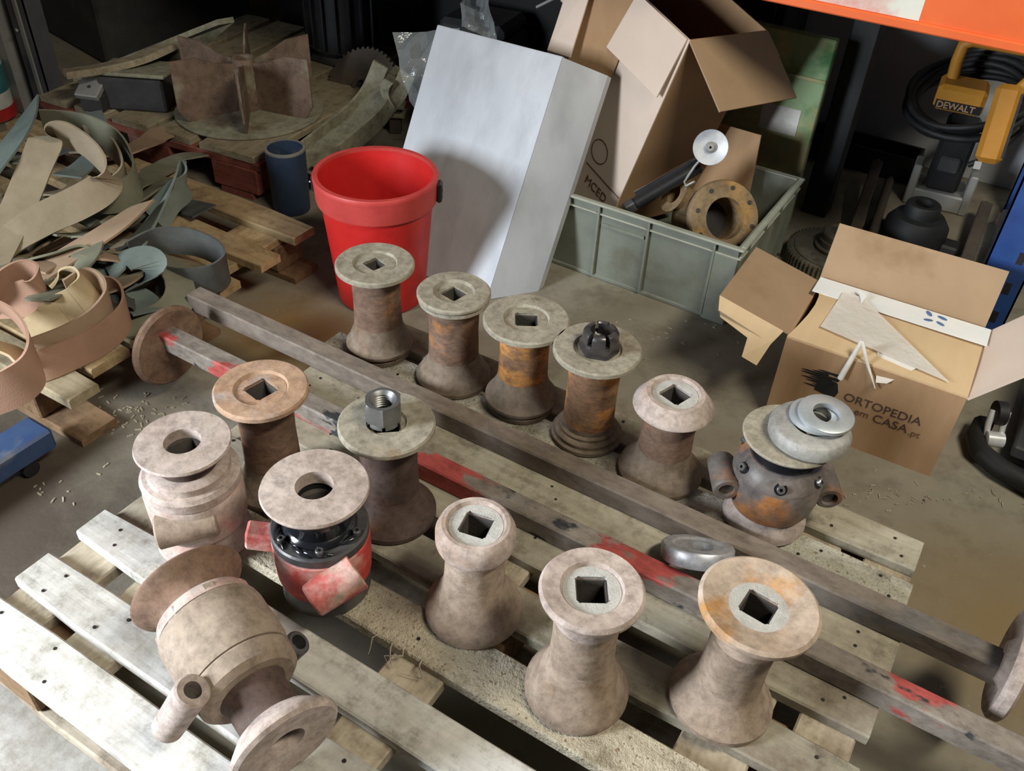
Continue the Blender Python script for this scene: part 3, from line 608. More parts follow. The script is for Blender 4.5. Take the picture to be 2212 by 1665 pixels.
# housing lying on its side
P1, P2 = Vector((-0.760, 0.452, ZP + 0.106)), Vector((-0.505, 0.368, ZP + 0.0755))
ax = (P2 - P1).normalized(); LN = (P2 - P1).length
nh = thing('bearing_housing', 'dusty bearing housing lying on its side at the front left', 'bearing', frame(P1, ax, (0, 0, 1)))
MB().lathe([(0.032, -0.016), (0.066, -0.016), (0.080, -0.013), (0.082, -0.010), (0.080, -0.006), (0.066, 0.004), (0.054, 0.016), (0.048, 0.028), (0.047, 0.034)], 56, None, ('rd', .028)).build('dished_disc', 'disc_rust', nh, 40)
MB().lathe([(0.050, 0.033), (0.066, 0.036), (0.0695, 0.046), (0.071, 0.054)], 48, None, ('rd', .028)).build('seal_cover', 'pink_dust', nh, 35)
MB().lathe([(0.0665, 0.055), (0.073, 0.057), (0.075, 0.068), (0.075, 0.130), (0.072, 0.146)], 48, None, ('rd', .028)).build('housing_body', 'tan_dust', nh, 35)
MB().lathe([(0.070, 0.147), (0.072, 0.150), (0.069, 0.172), (0.060, 0.180)], 48, None, ('rd', .028)).build('rear_cover', 'tan_dust', nh, 35)
MB().lathe([(0.046, 0.180), (0.042, 0.190), (0.042, 0.236)], 40, None, ('rd', .028)).build('greasy_neck', 'shaft_dark', nh, 40)
MB().lathe([(0.043, 0.232), (0.054, 0.238), (0.070, 0.254), (0.0745, 0.260), (0.0745, 0.266), (0.070, 0.271), (0.034, 0.266)], 56, None, ('rd', .026)).build('end_flange', 'flange_dust', nh, 40)
def nloc(w): return nh.matrix_world.inverted() @ Vector(w)
bpy.context.view_layer.update()
lug(nh, nloc(at(362, 1572, ZP + 0.055)), nloc(at(417, 1490, ZP + 0.150)), 0.021, 0.0115, 'flange_dust', r1=0.0225)
lug(nh, nloc(at(618, 1412, ZP + 0.055)), nloc(at(646, 1386, ZP + 0.082)), 0.018, 0.011, 'dark_steel', r1=0.018)
MB().box(-0.02, 0.02, -0.03, 0.03, -0.02, 0.02, T(*nloc((-0.655, 0.372, ZP + 0.085))), 0.006).build('lug_web', 'pink_dust', nh)
for k in range(5):
    a = math.radians(50 * k - 60)
    MB().box(0.056, 0.070, -0.009, 0.009, 0.040, 0.060, RZ(math.degrees(a)), 0.002).build('cover_bolt', 'tan_dust' if k % 2 else 'pink_dust', nh)
# ================================================================== racking at the back
rk = thing('pallet_rack', 'orange-beamed pallet rack with blue upright over the stored parts', 'rack', T(0.03, 2.0, 0))
MB().box(-4.05, 0.0, 0.0, 0.045, 0.755, 0.90, None, 0.004).box(-4.05, 0.0, -0.008, 0.05, 0.743, 0.762, None, 0.003).build('beam', 'orange_paint', rk)
st = MB().box(-0.52, -0.291, -0.0012, 0.0, 0.763, 0.86).build('sticker', 'sticker', rk)
MB().box(-4.05, 0.1, 0.05, 1.10, 0.875, 0.90).build('unseen_shade_shelf', 'wood_brown', rk)  # unseen deck, run far to the left to shade the background
def upright(x, y, mtn):
    MB().box(0, 0.088, 0, 0.004, 0, 1.3).box(0, 0.004, 0, 0.07, 0, 1.3).box(0.084, 0.088, 0, 0.07, 0, 1.3).build('upright', mtn, rk, mtx=T(x, y, 0))
upright(0.0, 0.0, 'blue_paint'); upright(0.0, 0.98, 'blue_paint'); upright(-4.14, 0.0, 'blue_paint'); upright(-4.14, 0.98, 'blue_paint')
for k in range(10):
    MB().box(0.055, 0.068, -0.0008, 0.001, 0.10 + k * 0.075, 0.128 + k * 0.075).build('slot', 'black_plastic', rk)
for z in (0.12, 0.48):
    MB().box(0.038, 0.046, 0.06, 1.0, z, z + 0.03).build('brace', 'blue_paint', rk)
# black corner post behind the green board
tag(MB().box(0, 0.075, 0, 0.07, 0, 0.86, c=0.004).build('steel_post', 'black_rubber', mtx=T(-0.500, 2.60, 0)), 'black vertical steel post between the green board and the grey wall', 'post')

# green painted board
gb = thing('green_board', 'peeling green painted board with yellowed patches behind the crate', 'board', T(-0.80, 2.49, 0))
MB().box(0, 0.295, 0, 0.03, 0, 0.545, c=0.003).build('board', 'green_paint', gb)
MB().box(0, 0.295, -0.006, 0.0, 0.43, 0.44, c=0.002).build('batten', 'green_paint', gb)
MB().box(0.14, 0.25, -0.0015, 0.0, 0.27, 0.345).build('paper_label', 'paper_white', gb)

# ================================================================== red bucket
bk = thing('red_bucket', 'bright red plastic bucket standing empty behind the spools', 'bucket', T(-1.259, 1.496, 0))
prof_o = [(0.100, 0.0), (0.108, 0.004), (0.110, 0.012), (0.134, 0.275), (0.135, 0.279)]
vs = MB(); n = 64
def cup(outer, inner, n=64):
    """open vessel: outer profile bottom to rim, then inner profile rim to bottom"""
    mb = MB(); prof = outer + inner; v = []; f = []
    for r, z in prof:
        for k in range(n): v.append((r * math.cos(2 * math.pi * k / n), r * math.sin(2 * math.pi * k / n), z))
    for i in range(len(prof) - 1):
        for k in range(n):
            k2 = (k + 1) % n; f.append((i * n + k, i * n + k2, (i + 1) * n + k2, (i + 1) * n + k))
    f.append(tuple(range(n))); f.append(tuple(range((len(prof) - 1) * n, len(prof) * n)))
    return mb.add(v, f)
cup(prof_o + [(0.1385, 0.330)], [(0.1350, 0.330), (0.1310, 0.275), (0.106, 0.012), (0.090, 0.008)]).build('body', 'red_plastic', bk, 40)
MB().lathe([(0.1355, 0.272), (0.143, 0.274), (0.1445, 0.280), (0.1465, 0.318), (0.1475, 0.326), (0.1485, 0.334), (0.146, 0.338), (0.140, 0.338)], 64, None, ('rd', 0.1355)).build('rim_band', 'red_plastic_rim', bk, 40)
a = math.radians(28)
hd = Vector((math.cos(a), math.sin(a), 0))
MB().box(-0.006, 0.007, -0.014, 0.014, -0.026, 0.024, frame(hd * 0.150 + Vector((0, 0, 0.302)), (0, 0, 1), hd), 0.004).build('handle_lug', 'black_plastic', bk)
MB().box(-0.006, 0.006, -0.014, 0.014, -0.02, 0.02, frame(-hd * 0.149 + Vector((0, 0, 0.302)), (0, 0, 1), hd), 0.004).build('handle_lug', 'black_plastic', bk)
hp = []
sdv = Vector((-hd.y, hd.x, 0))
for k in range(17):
    q = math.pi * k / 16; hp.append(hd * (0.160 * math.cos(q)) + sdv * (0.158 * math.sin(q)) + Vector((0, 0, 0.302 - 0.05 * math.sin(q))))
MB().tube(hp, 0.0022, 8).build('wire_handle', 'galvanised', bk, 60)

# ================================================================== leaning folded steel sheet
al = math.radians(30); up = Vector((0, math.sin(al), math.cos(al))); nb = Vector((0, math.cos(al), -math.sin(al)))
base = Vector((-1.0215, 1.6560, 0.052))
e3 = Vector((math.cos(math.radians(50)), 0, 0)) + nb * math.sin(math.radians(50))
sh = thing('steel_sheet', 'large folded grey sheet-metal panel leaning back beside the bucket', 'sheet', I4)
A0, A1 = base - up * 0.058, base + up * 0.562
wl = Vector((-0.372, 0, 0))
MB().panel(A0 + wl, A0, A1, A1 + wl, 0.004).build('front_face', 'sheet_steel', sh)
B0, B1 = A0 + e3 * 0.132 + up * 0.055, A1 + e3 * 0.132
MB().panel(A0, B0, B1, A1, 0.004).build('folded_flange', 'sheet_steel', sh)
MB().panel(B0, B0 + nb * 0.022, B1 + nb * 0.022, B1, 0.004).build('return_edge', 'sheet_steel', sh)
MB().panel(A1 + wl, A1, A1 + nb * 0.02, A1 + wl + nb * 0.02, 0.004).build('top_lip', 'sheet_steel', sh)

# ================================================================== grey stacking crate
cx0, cx1, cy0, cy1, ch = -1.075, -0.472, 1.885, 2.340, 0.222
cr = thing('plastic_crate', 'grey-green ribbed plastic crate filled with boxes and castings', 'crate', T(cx0, cy0, 0))
CW, CD = cx1 - cx0, cy1 - cy0
MB().box(0.006, CW - 0.006, 0.006, CD - 0.006, 0.004, 0.012, None, 0.003).build('bottom', 'gray_plastic', cr)
MB().panel((0.006, 0.006, 0), (CW - 0.006, 0.006, 0), (CW - 0.004, 0.003, ch), (0.004, 0.003, ch), 0.004).build('front_wall', 'gray_plastic', cr)
MB().panel((0.006, CD - 0.006, 0), (CW - 0.006, CD - 0.006, 0), (CW - 0.004, CD - 0.003, ch), (0.004, CD - 0.003, ch), 0.004).build('rear_wall', 'gray_plastic', cr)
for x in (0.006, CW - 0.006):
    MB().panel((x, 0.006, 0), (x, CD - 0.006, 0), (x, CD - 0.004, ch), (x, 0.004, ch), 0.004).build('side_wall', 'gray_plastic', cr)
def frame_ring(x0, x1, y0, y1, z0, z1, w):
    mb = MB()
    for a_ in ((x0, x1, y0, y0 + w), (x0, x1, y1 - w, y1), (x0, x0 + w, y0 + w, y1 - w), (x1 - w, x1, y0 + w, y1 - w)): mb.box(*a_, z0, z1, None, 0.0025)
    return mb
frame_ring(-0.010, CW + 0.010, -0.010, CD + 0.010, ch - 0.007, ch, 0.016).build('rim', 'gray_plastic_rim', cr)
frame_ring(-0.006, CW + 0.006, -0.006, CD + 0.006, ch - 0.032, ch - 0.027, 0.010).build('lower_rim', 'gray_plastic_rim', cr)
for x in (0.06, 0.225, 0.365, 0.540):
    MB().box(x - 0.0025, x + 0.0025, -0.008, 0.006, 0.012, ch - 0.004).build('rib', 'gray_plastic', cr)
for y in (0.05, 0.17, 0.29, 0.41):
    MB().box(CW - 0.006, CW + 0.008, y - 0.0025, y + 0.0025, 0.012, ch - 0.004).build('rib', 'gray_plastic', cr)
MB().box(0.235, 0.355, -0.003, 0.003, ch - 0.060, ch - 0.052).build('label_ledge', 'gray_plastic', cr)
for x in (CW - 0.062, 0.0):
    MB().box(x, x + 0.062, -0.006, 0.002, 0.0, ch - 0.03, None, 0.002).build('corner_post', 'gray_plastic', cr)
frame_ring(0.0, CW, 0.0, CD, 0.0, 0.012, 0.012).build('foot_ring', 'gray_plastic', cr)

# big cardboard box tilted in the crate
Tb = Vector((-0.729, 2.0, 0.625)); ex = Vector((0.878, -0.391, -0.276)).normalized(); ez = Vector((0.280, -0.048, 0.959)); ez = (ez - ex * ez.dot(ex)).normalized(); ey = ez.cross(ex)
bw, bd, bh = 0.44, 0.27, 0.58
BM = Matrix((ex, ey, ez)).transposed().to_4x4(); BM.translation = Tb - ex * bw - ez * bh
cb = thing('cardboard_box', 'big open tan cardboard box tilted in the grey crate', 'box', BM)
th = 0.004
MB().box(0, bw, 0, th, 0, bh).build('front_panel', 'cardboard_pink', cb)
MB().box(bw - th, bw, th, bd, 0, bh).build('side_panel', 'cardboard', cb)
MB().box(0, th, th, bd, 0, bh).build('side_panel', 'cardboard', cb)
MB().box(th, bw - th, bd - th, bd, 0, bh).build('rear_panel', 'cardboard', cb)
MB().box(th, bw - th, th, bd - th, 0, th).build('bottom_panel', 'cardboard', cb)
f1 = MB().box(0.012, bw - 0.006, -th, 0, -0.155, 0).build('flap', 'cardboard_pink', cb, mtx=T(0, -0.001, bh) @ RX(-6))
MB().box(0, 0.18, 0, bd, -th, 0).build('flap', 'cardboard_inner', cb, mtx=T(bw, 0, bh) @ RY(25))
MB().box(0, bw, 0, 0.13, -th, 0).build('flap', 'cardboard_inner', cb, mtx=T(0, bd, bh) @ RX(-38))
MB().box(-0.16, 0, 0, bd, -th, 0).build('flap', 'cardboard_inner', cb, mtx=T(0, 0, bh) @ RY(20))
MB().box(0.285, bw - 0.001, -0.0008, 0, 0.108, 0.111).build('printed_line', 'ink_brown', cb)
ring_o = MB().lathe([(0.034, 0), (0.034, 0.0006), (0.0315, 0.0006)], 40, T(0.314, -0.0002, 0.168) @ RX(90), ('rd', 0.0325)).build('printed_ring', 'ink_brown', cb)
text_mesh('printed_word', 'MCED', 0.036, 'ink_brown', cb, T(0.302, -0.0006, 0.058) @ RX(90), 1.0)
# loose cardboard sheets
tag(MB().panel(aty(1183, 108, 2.06), aty(1232, 124, 2.04), aty(1290, -60, 2.06), aty(1240, -60, 2.09), 0.004).build('cardboard_sheet', 'cardboard_pink'), 'curled torn cardboard sheet above the steel panel', 'cardboard')
tag(MB().panel(aty(1222, 150, 2.075), aty(1318, 175, 2.075), aty(1392, -8, 2.075), aty(1270, -22, 2.075), 0.004).build('cardboard_sheet', 'cardboard'), 'brown cardboard sheet wedged between steel panel and big box', 'cardboard')
tag(MB().panel(aty(1475, 430, 2.30), aty(1612, 455, 2.27), aty(1645, 292, 2.305), aty(1500, 250, 2.325), 0.004).build('cardboard_sheet', 'cardboard'), 'brown cardboard sheet standing at the back of the grey crate', 'cardboard')

# black gas strut, round reflector and rusty casting inside the crate
gs0, gs1 = aty(1372, 440, 1.96), aty(1512, 358, 2.07)
gd = (gs1 - gs0); gp = thing('gas_strut', 'black cylinder strut with shiny rod lying across the crate', 'strut', frame(gs0, gd, (0, 0, 1)))
L = gd.length
MB().cyl(0.017, 0.0, L, 24, None, 0.003).build('cylinder', 'black_plastic', gp, 40)
MB().cyl(0.009, 0.012, L + 0.012, 18, T(0.014, -0.016, 0)).build('chrome_rod', 'chrome', gp, 40)
MB().box(-0.014, 0.014, -0.014, 0.014, -0.03, 0.0, None, 0.003).build('end_eye', 'dark_steel', gp)
hk = [aty(1500, 392, 2.03), aty(1482, 402, 2.03), aty(1478, 392, 2.03), aty(1500, 360, 2.04), aty(1530, 325, 2.05)]
rf = thing('mirror_lamp', 'small round silver reflector on a bent wire above the crate', 'reflector', frame(aty(1535, 318, 2.05), (0.25, -0.9, 0.35)))
MB().lathe([(0.010, -0.012), (0.034, -0.004), (0.042, 0.002), (0.043, 0.005), (0.036, 0.004), (0.012, -0.002)], 40, None, ('rd', 0.006)).build('dish', 'reflector', rf, 40)
MB().lathe([(0.012, -0.004), (0.014, 0.004), (0.009, 0.010)], 20, None, ('rd', 0.003)).build('hub', 'galvanised', rf, 40)
iv = rf.matrix_world.inverted()
MB().tube([iv @ q for q in hk], 0.0035, 8).build('wire_stem', 'galvanised', rf, 60)
cc = aty(1566, 472, 2.06); cn = Vector((0.62, -0.55, 0.50))
ca = thing('rusty_casting', 'rusty brown flanged pipe casting with dark round opening in the crate', 'casting', frame(cc, cn))
MB().lathe([(0.060, -0.030), (0.097, -0.026), (0.100, -0.020), (0.100, -0.006), (0.096, 0.0), (0.062, 0.001)], 40, None, ('rd', 0.054)).build('flange', 'rust_casting', ca, 40)
MB().lathe([(0.080, -0.150), (0.084, -0.08), (0.074, -0.045), (0.066, -0.028)], 36, None, ('rd', 0.053)).build('pipe_body', 'rust_casting', ca, 40)
MB().cyl(0.053, -0.149, -0.09, 30).build('throat_shade_plug', 'black_rubber', ca, 40)  # black plug added to paint the shade deep in the opening
MB().lathe([(0.030, 0), (0.036, 0.004), (0.036, 0.07), (0.048, 0.08)], 30, T(-0.055, 0.01, -0.075) @ RY(-78), ('rd', 0.024)).build('side_branch', 'rust_casting', ca, 40)
for k in range(8):
    q = math.radians(45 * k + 10); MB().cyl(0.006, -0.002, 0.002, 12, T(0.080 * math.cos(q), 0.080 * math.sin(q), 0)).build('bolt_hole', 'dark_machine', ca, 40)

# ================================================================== small cardboard box
sb = thing('cardboard_box', 'small taped cardboard box printed ORTOPEDIA em CASA.pt', 'box', T(-0.267, 1.607, 0) @ RZ(1.5))
sw, sd_, shh = 0.360, 0.265, 0.213
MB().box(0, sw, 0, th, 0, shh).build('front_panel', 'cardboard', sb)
MB().box(0, sw, sd_ - th, sd_, 0, shh).build('rear_panel', 'cardboard', sb)
MB().box(0, th, th, sd_ - th, 0, shh).build('side_panel', 'cardboard', sb)
MB().box(sw - th, sw, th, sd_ - th, 0, shh).build('side_panel', 'cardboard', sb)
MB().box(th, sw - th, th, sd_ - th, 0, th).build('bottom_panel', 'cardboard', sb)
# closed front flap, bulging at its left end
nx, ny = 12, 6; v = []; f = []
for lay in (0, 1):
    for jy in range(ny + 1):
        for ix in range(nx + 1):
            x = sw * ix / nx; y = 0.002 + (sd_ - 0.012) * jy / ny
            b_ = 0.010 * math.sin(math.pi * jy / ny) * (1 - ix / nx) ** 1.5 + 0.004 * math.sin(math.pi * jy / ny)
            inset = 0.02 * math.sin(math.pi * jy / ny) * (1 if ix == 0 else 0)
            v.append((x + inset, y, shh + b_ + (0.004 if lay else 0.0)))
S = (nx + 1) * (ny + 1)
for jy in range(ny):
    for ix in range(nx):
        q = jy * (nx + 1) + ix; f.append((q, q + nx + 1, q + nx + 2, q + 1)); f.append((S + q, S + q + 1, S + q + nx + 2, S + q + nx + 1))
edge = [i for i in range(nx + 1)] + [(jy + 1) * (nx + 1) - 1 for jy in range(1, ny + 1)] + [ny * (nx + 1) + i for i in range(nx - 1, -1, -1)] + [jy * (nx + 1) for jy in range(ny - 1, 0, -1)]
for p, q in zip(edge, edge[1:] + edge[:1]): f.append((p, q, S + q, S + p))
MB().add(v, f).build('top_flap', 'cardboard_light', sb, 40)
MB().box(-0.004, sw - 0.006, 0, 0.134, -th, 0).build('flap', 'cardboard_inner', sb, mtx=T(0, sd_, shh) @ RX(66))
lf = MB().box(-0.165, 0, 0.012, sd_ - 0.01, -th, 0).build('flap', 'cardboard_inner', sb, mtx=T(0, 0.006, shh) @ RY(13))
for a_, b_, c_, d_ in (((-0.165, 0.012, -0.002), (-0.012, 0.012, -0.002), (-0.020, -0.010, -0.030), (-0.150, -0.018, -0.016)),
                       ((-0.160, 0.004, -0.010), (-0.030, 0.002, -0.016), (-0.030, -0.022, -0.044), (-0.140, -0.016, -0.030)),
                       ((-0.075, -0.004, -0.020), (-0.020, -0.004, -0.020), (-0.022, -0.040, -0.075), (-0.058, -0.046, -0.070))):
    MB().panel(a_, b_, c_, d_, 0.003).build('torn_ply', 'cardboard_light', lf)
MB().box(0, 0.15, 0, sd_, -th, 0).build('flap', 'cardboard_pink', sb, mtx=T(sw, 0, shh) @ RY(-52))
tp_ = MB().box(-0.002, sw + 0.006, 0, 0.072, 0, 0.0012, None).box(-0.002, sw + 0.006, 0.071, 0.072, -0.02, 0.001).build('tape', 'tape', sb, mtx=T(0, sd_ - 0.078, shh + 0.0135) @ RX(-1.5))
for (x, y, rr, aa) in ((0.240, 0.058, 0.011, 120), (0.268, 0.056, 0.011, -20), (0.243, 0.030, 0.010, 20), (0.268, 0.030, 0.010, 150)):
    MB().prism([(rr * math.cos(q) , rr * 0.5 * math.sin(q)) for q in [k * math.pi / 8 for k in range(16)]], 0, 0.0006, T(x, y, 0.0012) @ RZ(aa)).build('print_mark', 'ink_blue', tp_)
MB().panel((0.105, 0.190, 0.0225), (0.108, 0.222, 0.026), (0.085, 0.235, 0.030), (0.098, 0.205, 0.026), 0.0008).build('torn_tape_end', 'tape', sb, mtx=T(0, 0, shh - 0.004))
# document pouch and torn strips
pz = shh + 0.0185
pts = [(0.052, 0.055, pz - 0.001), (0.320, 0.020, pz - 0.008), (0.105, 0.215, pz), (0.060, 0.215, pz + 0.003)]
MB().panel(*pts, 0.0008).build('document_pouch', 'pouch', sb)
MB().panel((0.175, 0.042, pz - 0.006), (0.255, 0.030, pz - 0.008), (0.215, -0.010, shh - 0.020), (0.195, -0.012, shh - 0.025), 0.0006).build('pouch_corner', 'pouch', sb)
strip1 = [(0.128, -0.012, shh - 0.045), (0.135, -0.006, shh + 0.0), (0.142, 0.010, shh + 0.045)]
strip2 = [(0.142, 0.010, shh + 0.045), (0.168, -0.004, shh + 0.005), (0.198, -0.014, shh - 0.038)]
for s_, r_ in ((strip1, [0.006, 0.0055, 0.004]), (strip2, [0.004, 0.0035, 0.001])):
    MB().tube(s_, r_, 6).build('torn_strip', 'paper_white', sb, 60)
text_mesh('printed_word', 'ORTOPEDIA', 0.0285, 'ink', sb, T(0.146, -0.0006, 0.112) @ RX(90) @ RZ(1), 1.0)
text_mesh('printed_word', 'em', 0.024, 'ink_brown', sb, T(0.176, -0.0006, 0.087) @ RX(90) @ RZ(1), 1.0)
text_mesh('printed_word', 'CASA', 0.0285, 'ink', sb, T(0.214, -0.0006, 0.085) @ RX(90) @ RZ(1), 1.0)
text_mesh('printed_word', '.pt', 0.022, 'ink_brown', sb, T(0.288, -0.0006, 0.084) @ RX(90) @ RZ(1), 1.0)
rn = random.Random(11)
for k in range(9):
    z = 0.120 + k * 0.0055; x0 = 0.045 + rn.uniform(0, 0.035); x1 = 0.10 + rn.uniform(0, 0.03)
    MB().prism([(x0, z), (x1, z - 0.004), (x1 + 0.004, z + 0.001), (x1, z + 0.004), (x0 + 0.01, z + 0.002)], 0, 0.0007, RX(90)).build('brush_mark', 'ink_black', sb)
MB().prism([(0.085, 0.112), (0.128, 0.106), (0.133, 0.125), (0.126, 0.146), (0.104, 0.150), (0.088, 0.138)], 0, 0.0008, RX(90)).build('brush_mark', 'ink_black', sb)

# ================================================================== things stored under the rack
def gear_ring(mb, r, teeth, depth, z0, z1, bore, mtx=None):
    poly = []
    for k in range(teeth):
        for q, rr in ((0, r - depth), (0.22, r), (0.5, r), (0.72, r - depth)):
            a = 2 * math.pi * (k + q) / teeth; poly.append((rr, a))
    n = len(poly); v = []; f = []
    for z in (z0, z1):
        for rr, a in poly: v.append((rr * math.cos(a), rr * math.sin(a), z))
        for rr, a in poly: v.append((bore * math.cos(a), bore * math.sin(a), z))
    for k in range(n):
        k2 = (k + 1) % n
        f += [(k, k2, 2 * n + k2, 2 * n + k), (n + k, 3 * n + k, 3 * n + k2, n + k2), (2 * n + k, 2 * n + k2, 3 * n + k2, 3 * n + k), (k, n + k, n + k2, k2)]
    return mb.add(v, f, mtx)
gr = thing('gear_wheel', 'dark oily toothed gear wheel with hub behind the small box', 'gear', T(-0.325, 2.33, 0))
gear_ring(MB(), 0.132, 60, 0.009, 0.0, 0.055, 0.03).build('toothed_rim', 'black_gear', gr)
MB().lathe([(0.115, 0.055), (0.115, 0.058), (0.105, 0.060), (0.070, 0.060)], 48, None, ('rd', 0.03)).build('web', 'black_gear', gr, 40)
MB().lathe([(0.060, 0.060), (0.062, 0.070), (0.054, 0.074), (0.054, 0.088), (0.050, 0.092), (0.050, 0.108), (0.046, 0.112)], 40, None, ('rd', 0.030)).build('hub', 'black_gear', gr, 40)
def rod(name, label, cat, a, b_, r, mtn, sq=False):
    d = Vector(b_) - Vector(a)
    o = thing(name, label, cat, frame(a, d, (1, 0, 0)))
    if sq: MB().box(-r, r, -r, r, 0, d.length, None, r * 0.2).build('bar', mtn, o)
    else: MB().cyl(r, 0, d.length, 16, None, r * 0.2).build('bar', mtn, o, 40)
    MB().cyl(r * 0.6, d.length, d.length + 0.015, 14).build('tip', 'dark_steel', o, 40)
    return o
rod('steel_bar', 'dark square bar leaning left of the round casting under the rack', 'bar', (-0.30, 2.36, 0.0), (-0.36, 2.86, 0.10), 0.016, 'dark_brown_iron', True)
rod('steel_bar', 'dark round bar lying beside the square bar under the rack', 'bar', (-0.255, 2.40, 0.018), (-0.31, 2.88, 0.05), 0.014, 'dark_brown_iron')
rod('steel_bar', 'dark bar near the blue upright, left one of the pair', 'bar', (0.0, 2.30, 0.02), (-0.02, 2.86, 0.06), 0.017, 'dark_brown_iron', True)
rod('steel_bar', 'dark bar near the blue upright, right one of the pair', 'bar', (0.055, 2.28, 0.02), (0.045, 2.84, 0.06), 0.017, 'dark_machine', True)
dcg = thing('round_casting', 'round bearing casting on the floor under the rack, shade painted in', 'casting', T(-0.170, 2.62, 0))
MB().lathe([(0.085, 0), (0.090, 0.01), (0.088, 0.06), (0.070, 0.085), (0.050, 0.09), (0.048, 0.12), (0.044, 0.125)], 36, None, ('rd', 0.028)).build('body', 'black_rubber', dcg, 40)  # near-black puts the dim light under the rack into the colour
MB().box(-0.13, 0.13, -0.03, 0.03, 0, 0.03, None, 0.006).build('foot', 'black_rubber', dcg)
low = thing('parts_bin', 'low black parts bin along the foot of the grey wall', 'bin', T(-0.62, 3.0, 0))
frame_ring(0, 0.36, 0, 0.12, 0.0, 0.085, 0.012).build('walls', 'black_plastic', low)
MB().box(0, 0.36, 0, 0.12, 0, 0.01).build('bottom', 'black_plastic', low)
# magnetic drill stand
dr = thing('drill_stand', 'yellow and black magnetic drill with coiled cable standing by the wall', 'drill', T(-0.165, 2.93, 0.0) @ RZ(6))
MB().box(-0.075, 0.075, -0.06, 0.08, 0.0, 0.055, None, 0.005).build('magnet_base', 'galvanised', dr)
for s_ in (-1, 1):
    MB().box(s_ * 0.082 - 0.012, s_ * 0.082 + 0.012, -0.062, 0.02, 0.0, 0.13, None, 0.004).build('side_rail', 'galvanised', dr)
MB().box(-0.048, 0.048, -0.045, 0.06, 0.055, 0.27, None, 0.01).build('motor_column', 'black_plastic', dr)
MB().box(-0.03, 0.03, -0.055, 0.0, 0.12, 0.17, None, 0.006).build('motor_cover', 'dark_machine', dr)
MB().box(-0.105, 0.030, -0.10, 0.02, 0.318, 0.392, None, 0.012).build('yellow_body', 'yellow_plastic', dr)
MB().box(-0.100, 0.026, -0.1025, -0.099, 0.326, 0.350, None).build('name_plate', 'black_plastic', dr)
text_mesh('printed_word', 'DEWALT', 0.026, 'cardboard', dr, T(-0.096, -0.1030, 0.329) @ RX(90), 1.0, 0.0006, 0.0006)
mb = MB()
mb.tube([(-0.075, -0.02, 0.38), (-0.080, -0.02, 0.44), (-0.078, -0.02, 0.486), (-0.055, -0.02, 0.500), (0.10, -0.02, 0.500), (0.128, -0.02, 0.488), (0.130, -0.02, 0.44), (0.095, -0.02, 0.375), (0.07, -0.02, 0.36)], 0.017, 10)
mb.build('carry_handle', 'yellow_plastic', dr, 60)
for k in range(6):
    rr = 0.150 + 0.012 * (k % 3); pts = []
    for q in range(33):
        t_ = 2 * math.pi * q / 32; pts.append(Vector((-0.01, -0.03, 0.352 + 0.010 * (k - 3))) + RX(22) @ RY(-14) @ Vector((rr * math.cos(t_), 0.95 * rr * math.sin(t_), 0.006 * math.sin(3 * t_ + k))))
    MB().tube(pts, 0.010, 8).build('cable_loop', 'black_rubber', dr, 60)
MB().tube([(0.13, -0.05, 0.36), (0.15, -0.07, 0.30), (0.10, -0.06, 0.2), (0.05, -0.05, 0.16)], 0.009, 8).build('cable_tail', 'black_rubber', dr, 60)
ga, gb2 = aty(2186, 182, 2.72), aty(2132, 352, 2.66)
yb = thing('yellow_grip', 'yellow rounded tool grip hanging beside the drill cable', 'tool', frame(gb2, ga - gb2, (1, 0, 0)))
MB().box(-0.034, 0.034, -0.02, 0.02, 0, (ga - gb2).length, None, 0.014).build('grip', 'yellow_plastic', yb)
MB().box(0.030, 0.036, -0.012, 0.012, 0.02, (ga - gb2).length * 0.9, None).build('grip_inlay', 'black_plastic', yb)
MB().box(-0.030, -0.012, -0.008, 0.008, -0.02, 0.001).build('tip', 'galvanised', yb)
# trolley corner at the right edge
tr = thing('tool_trolley', 'black and blue trolley corner with chrome caster beside the small box', 'trolley', T(0.20, 1.72, 0))
bmp = [(-0.045, 0.10, 0.03), (-0.050, 0.05, 0.028), (-0.035, 0.005, 0.026), (0.01, -0.025, 0.026), (0.08, -0.045, 0.026), (0.20, -0.06, 0.026), (0.4, -0.075, 0.026)]
MB().tube(bmp, 0.022, 10).build('rubber_bumper', 'black_rubber', tr, 60)
MB().box(0.02, 0.5, 0.02, 0.35, 0.03, 0.06, None, 0.004).build('base_plate', 'dark_machine', tr)
MB().box(0.075, 0.5, 0.05, 0.35, 0.06, 0.30, None, 0.006).build('blue_panel', 'blue_paint', tr)
MB().lathe([(0.016, -0.012), (0.026, -0.010), (0.026, 0.010), (0.016, 0.012)], 28, frame((-0.028, 0.075, 0.088), (0.9, 0.4, 0)), ('rd', 0.005)).build('caster_wheel', 'black_rubber', tr, 40)
for s_ in (-1, 1):
    o_ = Vector((0.9, 0.4, 0)).normalized() * (0.015 * s_)
    MB().tube([Vector((-0.020, 0.045, 0.040)) + o_, Vector((-0.026, 0.058, 0.066)) + o_, Vector((-0.028, 0.078, 0.092)) + o_], [0.006, 0.007, 0.008], 8).build('caster_fork', 'reflector', tr, 60)
MB().lathe([(0.014, -0.019), (0.017, -0.017), (0.017, 0.017), (0.014, 0.019)], 20, frame((-0.018, 0.040, 0.044), (0.9, 0.4, 0))).build('fork_head', 'reflector', tr, 40)

